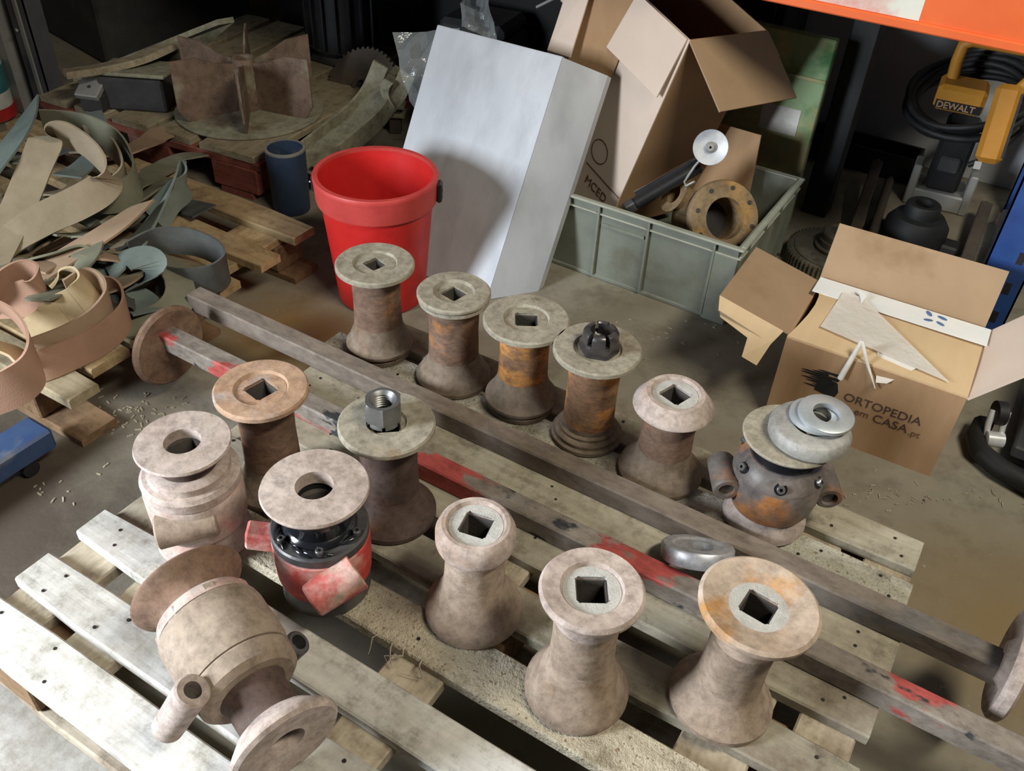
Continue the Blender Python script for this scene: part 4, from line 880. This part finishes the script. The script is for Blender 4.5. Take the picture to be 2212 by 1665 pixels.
# ================================================================== yellow pallet with the strap heap
p2 = thing('wooden_pallet', 'yellowish wooden pallet under the heap of webbing straps', 'pallet', T(-2.62, 0.69, 0))
for i, (y0, y1, x1, mtn) in enumerate(((0.69, 0.764, -1.388, 'wood_dusty'), (0.776, 0.876, -1.432, 'wood_yellow'), (0.886, 0.985, -1.452, 'wood_dusty'), (1.125, 1.198, -1.434, 'wood_yellow'), (1.262, 1.337, -1.440, 'wood_yellow'), (1.405, 1.488, -1.463, 'wood_yellow'))):
    slat_mesh(x1 + 2.62, y1 - y0, 0.022, 40 + i).build('slat', mtn, p2, mtx=T(0, y0 - 0.69, 0.132))
for i, x in enumerate((0.0, 0.53, 0.97)):
    slat_mesh(0.80, 0.13, 0.02, 60 + i).build('cross_board', 'wood_yellow', p2, mtx=T(x + 0.13, 0, 0.1105) @ RZ(90))
    for y in (0.0, 0.35, 0.70):
        MB().box(0, 0.13, 0, 0.098, 0.021, 0.0905, None, 0.003).build('block', 'wood_brown', p2, mtx=T(x + 0.005, y, 0))
for i, (y, x1) in enumerate(((0.0, 1.222), (0.35, 1.16), (0.70, 1.155))):
    slat_mesh(x1, 0.095, 0.02, 70 + i).build('bottom_board', 'wood_brown', p2, mtx=T(0, y + 0.002, 0.0205))
fk = thing('pallet_jack_fork', 'blue steel pallet-jack fork reaching in front of the yellow pallet', 'pallet jack', T(-1.475, -0.15, 0))
MB().box(0, 0.074, 0, 0.80, 0.034, 0.084, None, 0.006).build('fork', 'blue_fork', fk)
MB().cyl(0.017, 0.008, 0.066, 18, T(0, 0.74, 0.0175) @ RY(90)).build('roller', 'black_rubber', fk, 40)
MB().box(0.02, 0.054, 0.70, 0.78, 0.018, 0.036).build('roller_bracket', 'dark_steel', fk)

def catmull(pts, k=7):
    out = []; P_ = [pts[0]] + list(pts) + [pts[-1]]
    for i in range(1, len(P_) - 2):
        p0, p1, p2_, p3 = P_[i - 1], P_[i], P_[i + 1], P_[i + 2]
        for j in range(k):
            t = j / k; out.append(tuple(0.5 * ((2 * b) + (-a + c) * t + (2 * a - 5 * b + 4 * c - d) * t * t + (-a + 3 * b - 3 * c + d) * t ** 3) for a, b, c, d in zip(p0, p1, p2_, p3)))
    out.append(tuple(pts[-1])); return out
def ribbon(pts, w, thk, zmin=None):
    """pts: (x, y, z, tilt in degrees); 0 lies flat, 90 stands on edge"""
    sm = catmull(pts); P_ = [Vector(q[:3]) for q in sm]; v = []; f = []
    for i, q in enumerate(P_):
        t = (P_[min(i + 1, len(P_) - 1)] - P_[max(i - 1, 0)]).normalized()
        s0 = t.cross(Vector((0, 0, 1)))
        s0 = s0.normalized() if s0.length > 1e-4 else Vector((1, 0, 0))
        n0 = s0.cross(t).normalized(); a = math.radians(sm[i][3])
        s1 = s0 * math.cos(a) + n0 * math.sin(a); n1 = t.cross(s1).normalized()
        cs = [q + s1 * (w / 2 * a_) + n1 * (thk / 2 * b) for a_, b in ((-1, -1), (1, -1), (1, 1), (-1, 1))]
        if zmin is not None:
            lo = min(c.z for c in cs)
            if lo < zmin: cs = [c + Vector((0, 0, zmin - lo)) for c in cs]
        v += [tuple(c) for c in cs]
    L_ = len(P_)
    for i in range(L_ - 1):
        for k in range(4):
            k2 = (k + 1) % 4; f.append((i * 4 + k, i * 4 + k2, (i + 1) * 4 + k2, (i + 1) * 4 + k))
    f.append((0, 1, 2, 3)); f.append(tuple(reversed(range((L_ - 1) * 4, L_ * 4))))
    return MB().add(v, f)
def strap(label, mtn, path, w=0.058, group='webbing straps heaped on the yellow pallet'):
    w *= 1.3
    pts = [tuple(at(px, py, z)) + (a,) for px, py, z, a in path]
    o = ribbon(pts, w, 0.005, 0.134).build('webbing_strap', mtn, None, 50)
    return tag(o, label, 'strap', group)
strap('wide beige strap folded into a big hairpin loop atop the heap', 'strap_beige', [(-20, 570, .20, -8), (30, 470, .25, -14), (66, 385, .31, -20), (94, 318, .365, -24), (104, 296, .38, 20), (124, 290, .385, 70), (160, 298, .38, 82), (205, 332, .36, 88), (231, 372, .33, 88), (222, 405, .30, 80), (165, 440, .275, 62), (90, 475, .25, 48), (20, 520, .22, 25), (-30, 560, .2, 15)])
strap('sage strap arching behind the big hairpin loop', 'strap_sage', [(90, 262, .34, 70), (160, 270, .33, 82), (215, 285, .33, 86), (262, 315, .31, 88), (288, 352, .29, 88), (296, 392, .27, 86), (275, 418, .26, 76), (225, 428, .25, 60), (180, 425, .23, 40)])
strap('second sage strap nested inside the arch at upper right of the heap', 'strap_beige', [(190, 300, .30, 84), (225, 305, .30, 88), (258, 340, .28, 88), (272, 380, .26, 88), (255, 410, .24, 80), (215, 430, .22, 50)])
strap('teal strap rising at the left edge above the heap', 'strap_teal', [(-40, 400, .30, 10), (10, 330, .35, 20), (45, 275, .37, 30), (62, 232, .36, 45)], 0.066)
strap('flat tan strap laid diagonally across the middle of the heap', 'strap_tan', [(40, 625, .20, 8), (110, 575, .215, 6), (180, 532, .23, 6), (245, 490, .245, 12), (308, 440, .25, 25)], 0.062)
strap('teal strap curling up in a loop at the right of the heap', 'strap_teal', [(270, 560, .19, 15), (310, 500, .21, 30), (345, 445, .23, 45), (372, 402, .245, 62), (392, 376, .25, 85), (401, 385, .245, 100), (396, 405, .23, 95), (370, 430, .21, 80), (335, 475, .19, 60)])
strap('dark strap standing on edge as an oval loop at the right of the heap', 'strap_dark', [(280, 545, .20, 72), (340, 522, .205, 82), (410, 522, .20, 87), (468, 545, .195, 90), (490, 575, .185, 90), (462, 602, .175, 90), (400, 612, .172, 88), (335, 604, .17, 78)])
strap('long sage strap winding across the heap above the pink coil', 'strap_sage', [(-30, 600, .20, 10), (40, 568, .21, 22), (110, 552, .22, 35), (180, 536, .22, 40), (240, 545, .21, 30), (300, 540, .2, 12)], 0.05)
strap('pale teal strap lying flat under the folded teal strap', 'strap_teal', [(170, 585, .19, 5), (215, 592, .19, 5), (262, 625, .175, 12), (310, 640, .16, 15)])
strap('teal strap folded double in the middle of the heap', 'strap_teal', [(235, 590, .20, 8), (272, 558, .225, 4), (300, 552, .235, -2), (322, 572, .23, -12), (318, 602, .20, -25), (290, 625, .175, -30)], 0.06)
strap('sage strap bending down over the front right of the yellow pallet', 'strap_sage', [(300, 548, .19, 12), (345, 562, .20, 14), (378, 592, .195, 20), (390, 630, .18, 30), (372, 668, .165, 36), (325, 694, .155, 25), (262, 706, .15, 8)], 0.05)
strap('salmon strap curled over at the far left of the front coil', 'strap_pink', [(-40, 660, .23, 70), (10, 612, .25, 76), (55, 592, .255, 80), (88, 600, .25, 86), (86, 628, .235, 88), (50, 645, .22, 70), (0, 650, .21, 55), (-40, 655, .2, 50)])
strap('cream strap knotted in the middle of the front coil', 'strap_cream', [(105, 618, .235, 25), (140, 592, .25, 40), (178, 596, .25, 60), (194, 622, .24, 68), (175, 652, .225, 55), (135, 672, .21, 42), (105, 700, .195, 40), (60, 722, .18, 25)])
strap('tan strap forming the outermost turn of the front coil', 'strap_pink', [(205, 632, .195, 86), (245, 628, .20, 90), (270, 650, .195, 90), (270, 685, .185, 90), (235, 722, .175, 90), (175, 758, .168, 90), (105, 790, .165, 86), (60, 800, .165, 82)], 0.055)
strap('tan strap forming the inner turn of the front coil', 'strap_tan', [(150, 640, .225, 82), (195, 618, .23, 88), (228, 632, .225, 90), (238, 664, .215, 90), (212, 704, .20, 90), (155, 742, .19, 88), (85, 772, .18, 84)], 0.07)
strap('salmon strap standing on edge as a big loop at the lower left', 'strap_pink', [(-50, 650, .27, 50), (5, 668, .27, 65), (48, 705, .26, 84), (72, 752, .24, 90), (68, 798, .22, 90), (30, 836, .20, 88), (-40, 862, .19, 84)], 0.066)
strap('cream strap tail inside the lower-left loop', 'strap_cream', [(-40, 742, .22, 20), (10, 752, .21, 30), (45, 770, .2, 40), (62, 790, .19, 50)], 0.05)
rn = random.Random(21); seen = {}
for k in range(24):
    row, colm = divmod(k, 6)
    cx_, cy_ = 10 + 66 * colm + rn.uniform(-20, 20), 345 + 92 * row + rn.uniform(-20, 20)
    if row == 3: cx_ = min(cx_, 250)
    if row == 0: cx_ = min(cx_, 330)
    a0 = rn.uniform(-0.95, 0.25); bend = rn.uniform(-0.28, 0.28); path = []; x_, y_ = cx_ - 95 * math.cos(a0), cy_ - 75 * math.sin(a0)
    hz = 0.145 + 0.012 * rn.randrange(4) + 0.05 * max(0, 1 - abs(cx_ - 120) / 170)
    for q in range(7):
        path.append((x_, y_, hz + 0.014 * math.sin(1.3 * q + k), 8 + 14 * math.sin(0.8 * q + 1.7 * k)))
        x_ += 33 * math.cos(a0); y_ += 26 * math.sin(a0); a0 += bend
    cw = ('sage green', 'dark', 'beige', 'teal', 'tan')[k % 5]
    lab = cw + ' webbing strap half buried in ' + ('upper', 'upper middle', 'lower middle', 'lowest')[row] + ' heap, ' + ('left edge', 'left side', 'left of centre', 'right of centre', 'right side', 'right edge')[colm]
    strap(lab, ('strap_sage', 'strap_dark', 'strap_beige', 'strap_teal', 'strap_tan')[k % 5], path, 0.056, 'buried straps in the heap')

# ================================================================== red pallet and what stands on it
rp = thing('wooden_pallet', 'red-stained wooden pallet under the rusty impeller', 'pallet', T(-1.85, 1.665, 0) @ RZ(5))
for i, (x0, x1) in enumerate(((-0.86, -0.74), (-0.71, -0.575), (-0.555, -0.40), (-0.38, -0.235), (-0.21, 0.0))):
    slat_mesh(1.0, x1 - x0, 0.02, 80 + i).build('slat', 'wood_dusty', rp, mtx=T(x1, 0.0, 0.142) @ RZ(90))
for i, y in enumerate((0.0, 0.45, 0.88)):
    slat_mesh(0.88, 0.10, 0.022, 90 + i).build('cross_board', 'wood_red', rp, mtx=T(-0.87, y, 0.1215))
    for x in (-0.86, -0.50, -0.17):
        MB().box(0, 0.17, 0, 0.12, 0.02, 0.0995, None, 0.004).build('block', 'wood_red', rp, mtx=T(x, y, 0))
for i, x in enumerate((-0.86, -0.50, -0.15)):
    slat_mesh(1.0, 0.13, 0.019, 95 + i).build('bottom_board', 'wood_red', rp, mtx=T(x + 0.13, 0.0, 0.0195) @ RZ(90))
im = thing('fan_impeller', 'rusty six-bladed fan impeller with round back plate on red pallet', 'impeller', T(-2.10, 1.905, 0.1435))
MB().lathe([(0.225, 0), (0.228, 0.002), (0.228, 0.006), (0.225, 0.008)], 64, None, ('rd', 0.026)).build('back_plate', 'dusty_casting', im, 40)
MB().lathe([(0.036, 0.008), (0.034, 0.16), (0.032, 0.166)], 32, None, ('rd', 0.022)).build('hub', 'impeller_rust', im, 40)
for k in range(6):
    MB().prism([(0.030, 0.008), (0.200, 0.008), (0.228, 0.05), (0.226, 0.195), (0.150, 0.192), (0.085, 0.165), (0.030, 0.152)], -0.003, 0.003, RZ(312 + 60 * k) @ RX(90)).build('blade', 'impeller_rust', im)
pp = thing('steel_pipe', 'dark blue short steel pipe standing upright beside the red pallet', 'pipe', T(-1.752, 1.695, 0))
cup([(0.052, 0), (0.053, 0.002), (0.0565, 0.186), (0.0565, 0.190)], [(0.0495, 0.190), (0.047, 0.004)], 40).build('tube_wall', 'navy_pipe', pp, 40)
MB().lathe([(0.0570, 0.185), (0.0570, 0.191), (0.0560, 0.1915)], 40, None, ('rd', 0.0495)).build('rim', 'pipe_inside', pp, 40)

arm_pts = [tuple(at(655, 372, .06)) + (0,), tuple(at(690, 342, .085)) + (0,), tuple(at(735, 305, .10)) + (0,), tuple(at(790, 258, .12)) + (0,), tuple(at(828, 212, .17)) + (0,), tuple(at(852, 160, .25)) + (0,)]
arm = thing('bent_lever', 'dusty olive bent steel arm with raised lip beside the blue pipe', 'arm', I4)
ribbon(arm_pts, 0.125, 0.03).build('web', 'dusty_casting', arm, 50)
dv = Vector(arm_pts[-1][:3]) - Vector(arm_pts[0][:3]); sv = Vector((dv.y, -dv.x, 0)).normalized()
for sg in (-1, 1):
    ribbon([(x + sv.x * 0.057 * sg, y + sv.y * 0.057 * sg, z + 0.018, 0) for x, y, z, a_ in arm_pts], 0.011, 0.052).build('lip', 'dusty_casting', arm, 50)
br = thing('hinge_bracket', 'small drilled double-plate bracket between the arm and the steel sheet', 'bracket', T(*at(855, 285, 0)) @ RZ(30))
for z in (0.06, 0.09):
    MB().box(-0.035, 0.035, -0.03, 0.03, z, z + 0.014, None, 0.003).build('plate', 'dusty_casting', br)
MB().box(-0.02, 0.02, -0.018, 0.018, 0, 0.06, None, 0.003).build('stem', 'dark_brown_iron', br)
MB().box(-0.02, 0.02, -0.018, 0.03, 0.074, 0.09, None).build('spacer', 'dark_brown_iron', br)
MB().cyl(0.006, 0.1042, 0.1052, 12).build('bolt_hole', 'dark_machine', br)
gw = aty(785, 158, 2.28)
bg = thing('gear_wheel', 'brown toothed gear disc leaning upright behind the olive arm', 'gear', frame(Vector((gw.x, gw.y, 0.135)), (0.10, -0.80, 0.58)))
gear_ring(MB(), 0.135, 44, 0.008, -0.02, 0.02, 0.02).build('toothed_rim', 'dark_brown_iron', bg)
MB().lathe([(0.028, 0.02), (0.034, 0.022), (0.034, 0.028), (0.03, 0.03)], 28, None, ('rd', 0.02)).build('hub', 'dark_brown_iron', bg, 40)
MB().cyl(0.0195, -0.019, 0.018, 20).build('bore_plug', 'dark_machine', bg)
mo = thing('gearbox', 'dark grey boxy gearbox behind the leaning gear disc', 'gearbox', T(-1.72, 2.66, 0) @ RZ(8))
MB().box(-0.13, 0.13, -0.12, 0.12, 0, 0.28, None, 0.02).build('case', 'dark_machine', mo)
MB().box(-0.12, 0.12, -0.11, 0.11, 0.28, 0.335, None, 0.018).build('cover', 'dark_machine', mo)
MB().cyl(0.05, -0.16, -0.115, 28, T(0.0, 0, 0.14) @ RX(-90), 0.004).build('shaft_end', 'dark_brown_iron', mo, 40)
mt2 = thing('electric_motor', 'black finned electric motor standing behind the impeller', 'motor', T(-2.17, 2.45, 0.1435))
MB().cyl(0.12, 0.03, 0.36, 36, None, 0.02).build('body', 'black_plastic', mt2, 40)
for k in range(18):
    MB().box(0.118, 0.135, -0.003, 0.003, 0.06, 0.32, RZ(20 * k)).build('fin', 'black_plastic', mt2)
MB().box(-0.12, 0.12, -0.1, 0.1, 0, 0.03, None, 0.005).build('foot', 'dark_machine', mt2)
cbx = thing('steel_cabinet', 'dark steel cabinet with sloping lid in the far left corner', 'cabinet', T(-3.45, 2.50, 0) @ RZ(-12))
MB().box(-0.45, 0.45, -0.3, 0.35, 0, 0.42, None, 0.01).build('body', 'dark_machine', cbx)
MB().box(-0.46, 0.46, -0.32, 0.36, 0, 0.03, T(0, 0, 0.425) @ RX(6), 0.006).build('lid', 'dark_machine', cbx)
MB().tube([(-0.1, -0.33, 0.36), (-0.1, -0.36, 0.36), (0.1, -0.36, 0.36), (0.1, -0.33, 0.36)], 0.008, 8).build('handle', 'dark_steel', cbx, 60)
wc = thing('dark_backdrop', 'added black backdrop along the back wall, standing in for shadow', 'cabinet', T(-2.9, 2.86, 0))
MB().box(0, 2.15, 0, 0.28, 0, 0.84, None, 0.006).build('body', 'black_rubber', wc)  # made-up dark backdrop, hides the lit wall behind painted shadow
for k in range(4):
    dd = MB().box(0.02 + 0.53 * k, 0.53 + 0.53 * k, -0.012, 0.0, 0.03, 0.81, None, 0.004).build('backdrop_panel', 'black_rubber', wc)
    MB().box(0.48 + 0.53 * k, 0.495 + 0.53 * k, -0.03, -0.012, 0.36, 0.46, None, 0.003).build('handle', 'dark_machine', dd)
# dusty plate and plank on the red pallet's left
sp_a, sp_b = at(165, 185, .17), at(478, 75, .30)
tag(MB().panel(at(158, 172, .18), at(400, 128, .22), at(505, 42, .36), at(470, 48, .36), 0.02).build('steel_plate', 'dusty_casting'), 'long dusty plate slanting up behind the impeller', 'plate')
tag(ribbon([tuple(at(140, 160, .26)) + (10,), tuple(at(220, 148, .26)) + (10,), tuple(at(300, 128, .27)) + (10,), tuple(at(380, 92, .29)) + (10,)], 0.07, 0.02).build('wooden_plank', 'wood_dusty', None), 'narrow dusty wooden plank lying left of the impeller', 'plank')
bx = thing('junction_box', 'black open box on the red pallet left of the impeller', 'box', T(*at(312, 222, .143)) @ RZ(28))
MB().box(-0.10, 0.10, -0.07, 0.07, 0, 0.10, None, 0.006).build('body', 'dark_machine', bx)
MB().box(-0.11, 0.11, -0.075, 0.075, 0.10, 0.112, RX(-4), 0.003).build('lid', 'dusty_casting', bx)
bl = thing('steel_block', 'pale drilled steel block at the left corner of the red pallet', 'block', T(*at(212, 235, .143)) @ RZ(20))
MB().box(-0.035, 0.035, -0.03, 0.03, 0.0, 0.05, None, 0.004).build('foot', 'dark_machine', bl)
MB().box(-0.038, 0.038, -0.035, 0.035, 0.0, 0.02, T(-0.005, 0.0, 0.055) @ RX(28), 0.003).build('plate', 'galvanised', bl)
MB().cyl(0.006, 0.0, 0.0012, 12, T(-0.005, -0.0, 0.055) @ RX(28) @ T(0, 0, 0.02)).build('hole', 'dark_machine', bl)
# rack upright at the far left and a canister behind it
uf = thing('rack_upright', 'grey and dark steel upright at the far left edge', 'upright', T(*at(110, 262, 0)))
MB().box(-0.060, 0.035, 0, 0.004, 0, 1.5).box(0.031, 0.035, 0, 0.06, 0, 1.5).box(-0.060, -0.056, 0, 0.06, 0, 1.5).build('dark_channel', 'post_dark', uf)
MB().box(-0.012, 0.004, -0.006, 0.0, 0, 1.5).build('bright_edge', 'galvanised', uf)
MB().box(-0.16, -0.100, -0.02, 0.03, 0, 1.5, None, 0.004).build('grey_post', 'galvanised', uf)
MB().cyl(0.006, 0, 0.012, 12, T(-0.02, 0.0, 0.30) @ RX(90)).build('bolt', 'chrome', uf, 40)
jg = thing('canister', 'white plastic canister with red cap at the far left edge', 'canister', T(*at(-22, 255, 0)))
MB().lathe([(0.07, 0), (0.085, 0.01), (0.088, 0.12), (0.086, 0.22), (0.06, 0.26), (0.035, 0.275), (0.033, 0.285)], 36).build('body', 'white_plastic', jg, 40)
MB().cyl(0.036, 0.283, 0.318, 24, None, 0.004).build('cap', 'red_cap', jg, 40)
MB().lathe([(0.0885, 0.10), (0.0888, 0.105), (0.0888, 0.175), (0.0885, 0.18)], 36, None, ('rd', 0.08)).build('label_band', 'teal_print', jg, 40)
MB().lathe([(0.0895, 0.012), (0.0898, 0.05)], 36, None, ('rd', 0.08)).build('lower_band', 'red_cap', jg, 40)

# ================================================================== plastic film
def crumple(corners, n, amp, seed):
    rnd = random.Random(seed); a, b_, c, d = map(Vector, corners); v = []; f = []
    nm = (b_ - a).cross(d - a).normalized()
    for jj in range(n + 1):
        for ii in range(n + 1):
            s, t = ii / n, jj / n
            q = a * (1 - s) * (1 - t) + b_ * s * (1 - t) + c * s * t + d * (1 - s) * t
            v.append(tuple(q + nm * rnd.uniform(-amp, amp) + nm * amp * 2 * math.sin(5 * s + 3 * t)))
    for jj in range(n):
        for ii in range(n):
            q = jj * (n + 1) + ii; f.append((q, q + 1, q + n + 2)); f.append((q, q + n + 2, q + n + 1))
    return MB().add(v, f)
tag(crumple([aty(905, 255, 2.02), aty(985, 270, 2.03), aty(1000, 62, 2.10), aty(850, 70, 2.08)], 10, 0.012, 1).build('plastic_film', 'film'), 'crumpled clear plastic film behind the left edge of the steel sheet', 'film')
tag(crumple([aty(1000, 60, 2.14), aty(1070, 90, 2.14), aty(1055, -30, 2.20), aty(1005, -30, 2.20)], 8, 0.010, 2).build('plastic_film', 'film'), 'small crumpled plastic film above the top edge of the steel sheet', 'film')
dk = thing('plastic_drum', 'dark round drum inside the crumpled clear film', 'drum', T(-1.47, 2.26, 0))
MB().lathe([(0.10, 0), (0.11, 0.01), (0.115, 0.33), (0.118, 0.34), (0.118, 0.36), (0.105, 0.365)], 40).build('body', 'dark_machine', dk, 40)
MB().lathe([(0.119, 0.335), (0.1195, 0.345), (0.119, 0.355)], 40, None, ('rd', 0.11)).build('hoop', 'dark_steel', dk, 40)
hs_ = thing('corrugated_hose', 'black corrugated hose hanging left of the big cardboard box', 'hose', T(-1.12, 2.62, 0))
MB().lathe([(0.05 + 0.004 * (k % 2), 0.012 * k) for k in range(58)], 28).build('hose_wall', 'black_plastic', hs_)
MB().lathe([(0.058, 0.69), (0.058, 0.71)], 28, None, ('rd', 0.04)).build('cuff', 'black_rubber', hs_, 40)
rod('thin_rod', 'thin pale rod end above the black hose', 'rod', aty(1158, 16, 2.15), aty(1240, -25, 2.2), 0.004, 'galvanised')

# ================================================================== litter on the floor
rn = random.Random(33); lt = MB()
spots = [(1990, 1075, 170, 30, 40), (900, 560, 60, 40, 10), (130, 1050, 90, 40, 12), (640, 530, 60, 50, 10), (300, 900, 110, 60, 60), (1500, 720, 120, 60, 14), (1350, 760, 40, 60, 8)]
for (px, py, rx, ry, cnt) in spots:
    for k in range(cnt):
        q = at(px + rn.gauss(0, 0.5) * rx, py + rn.gauss(0, 0.5) * ry, 0.0)
        if -1.10 < q.x < 0.13 and 0.24 < q.y < 1.29: continue
        l_ = rn.uniform(0.002, 0.007); lt.box(-l_, l_, -0.0015, 0.0015, 0, 0.002, T(q.x, q.y, 0.0) @ RZ(rn.uniform(0, 180)))
tag(lt.build('wood_chips', 'wood_sawdust'), 'scattered pale wood chips on the floor around the pallets', 'debris', kind='stuff')
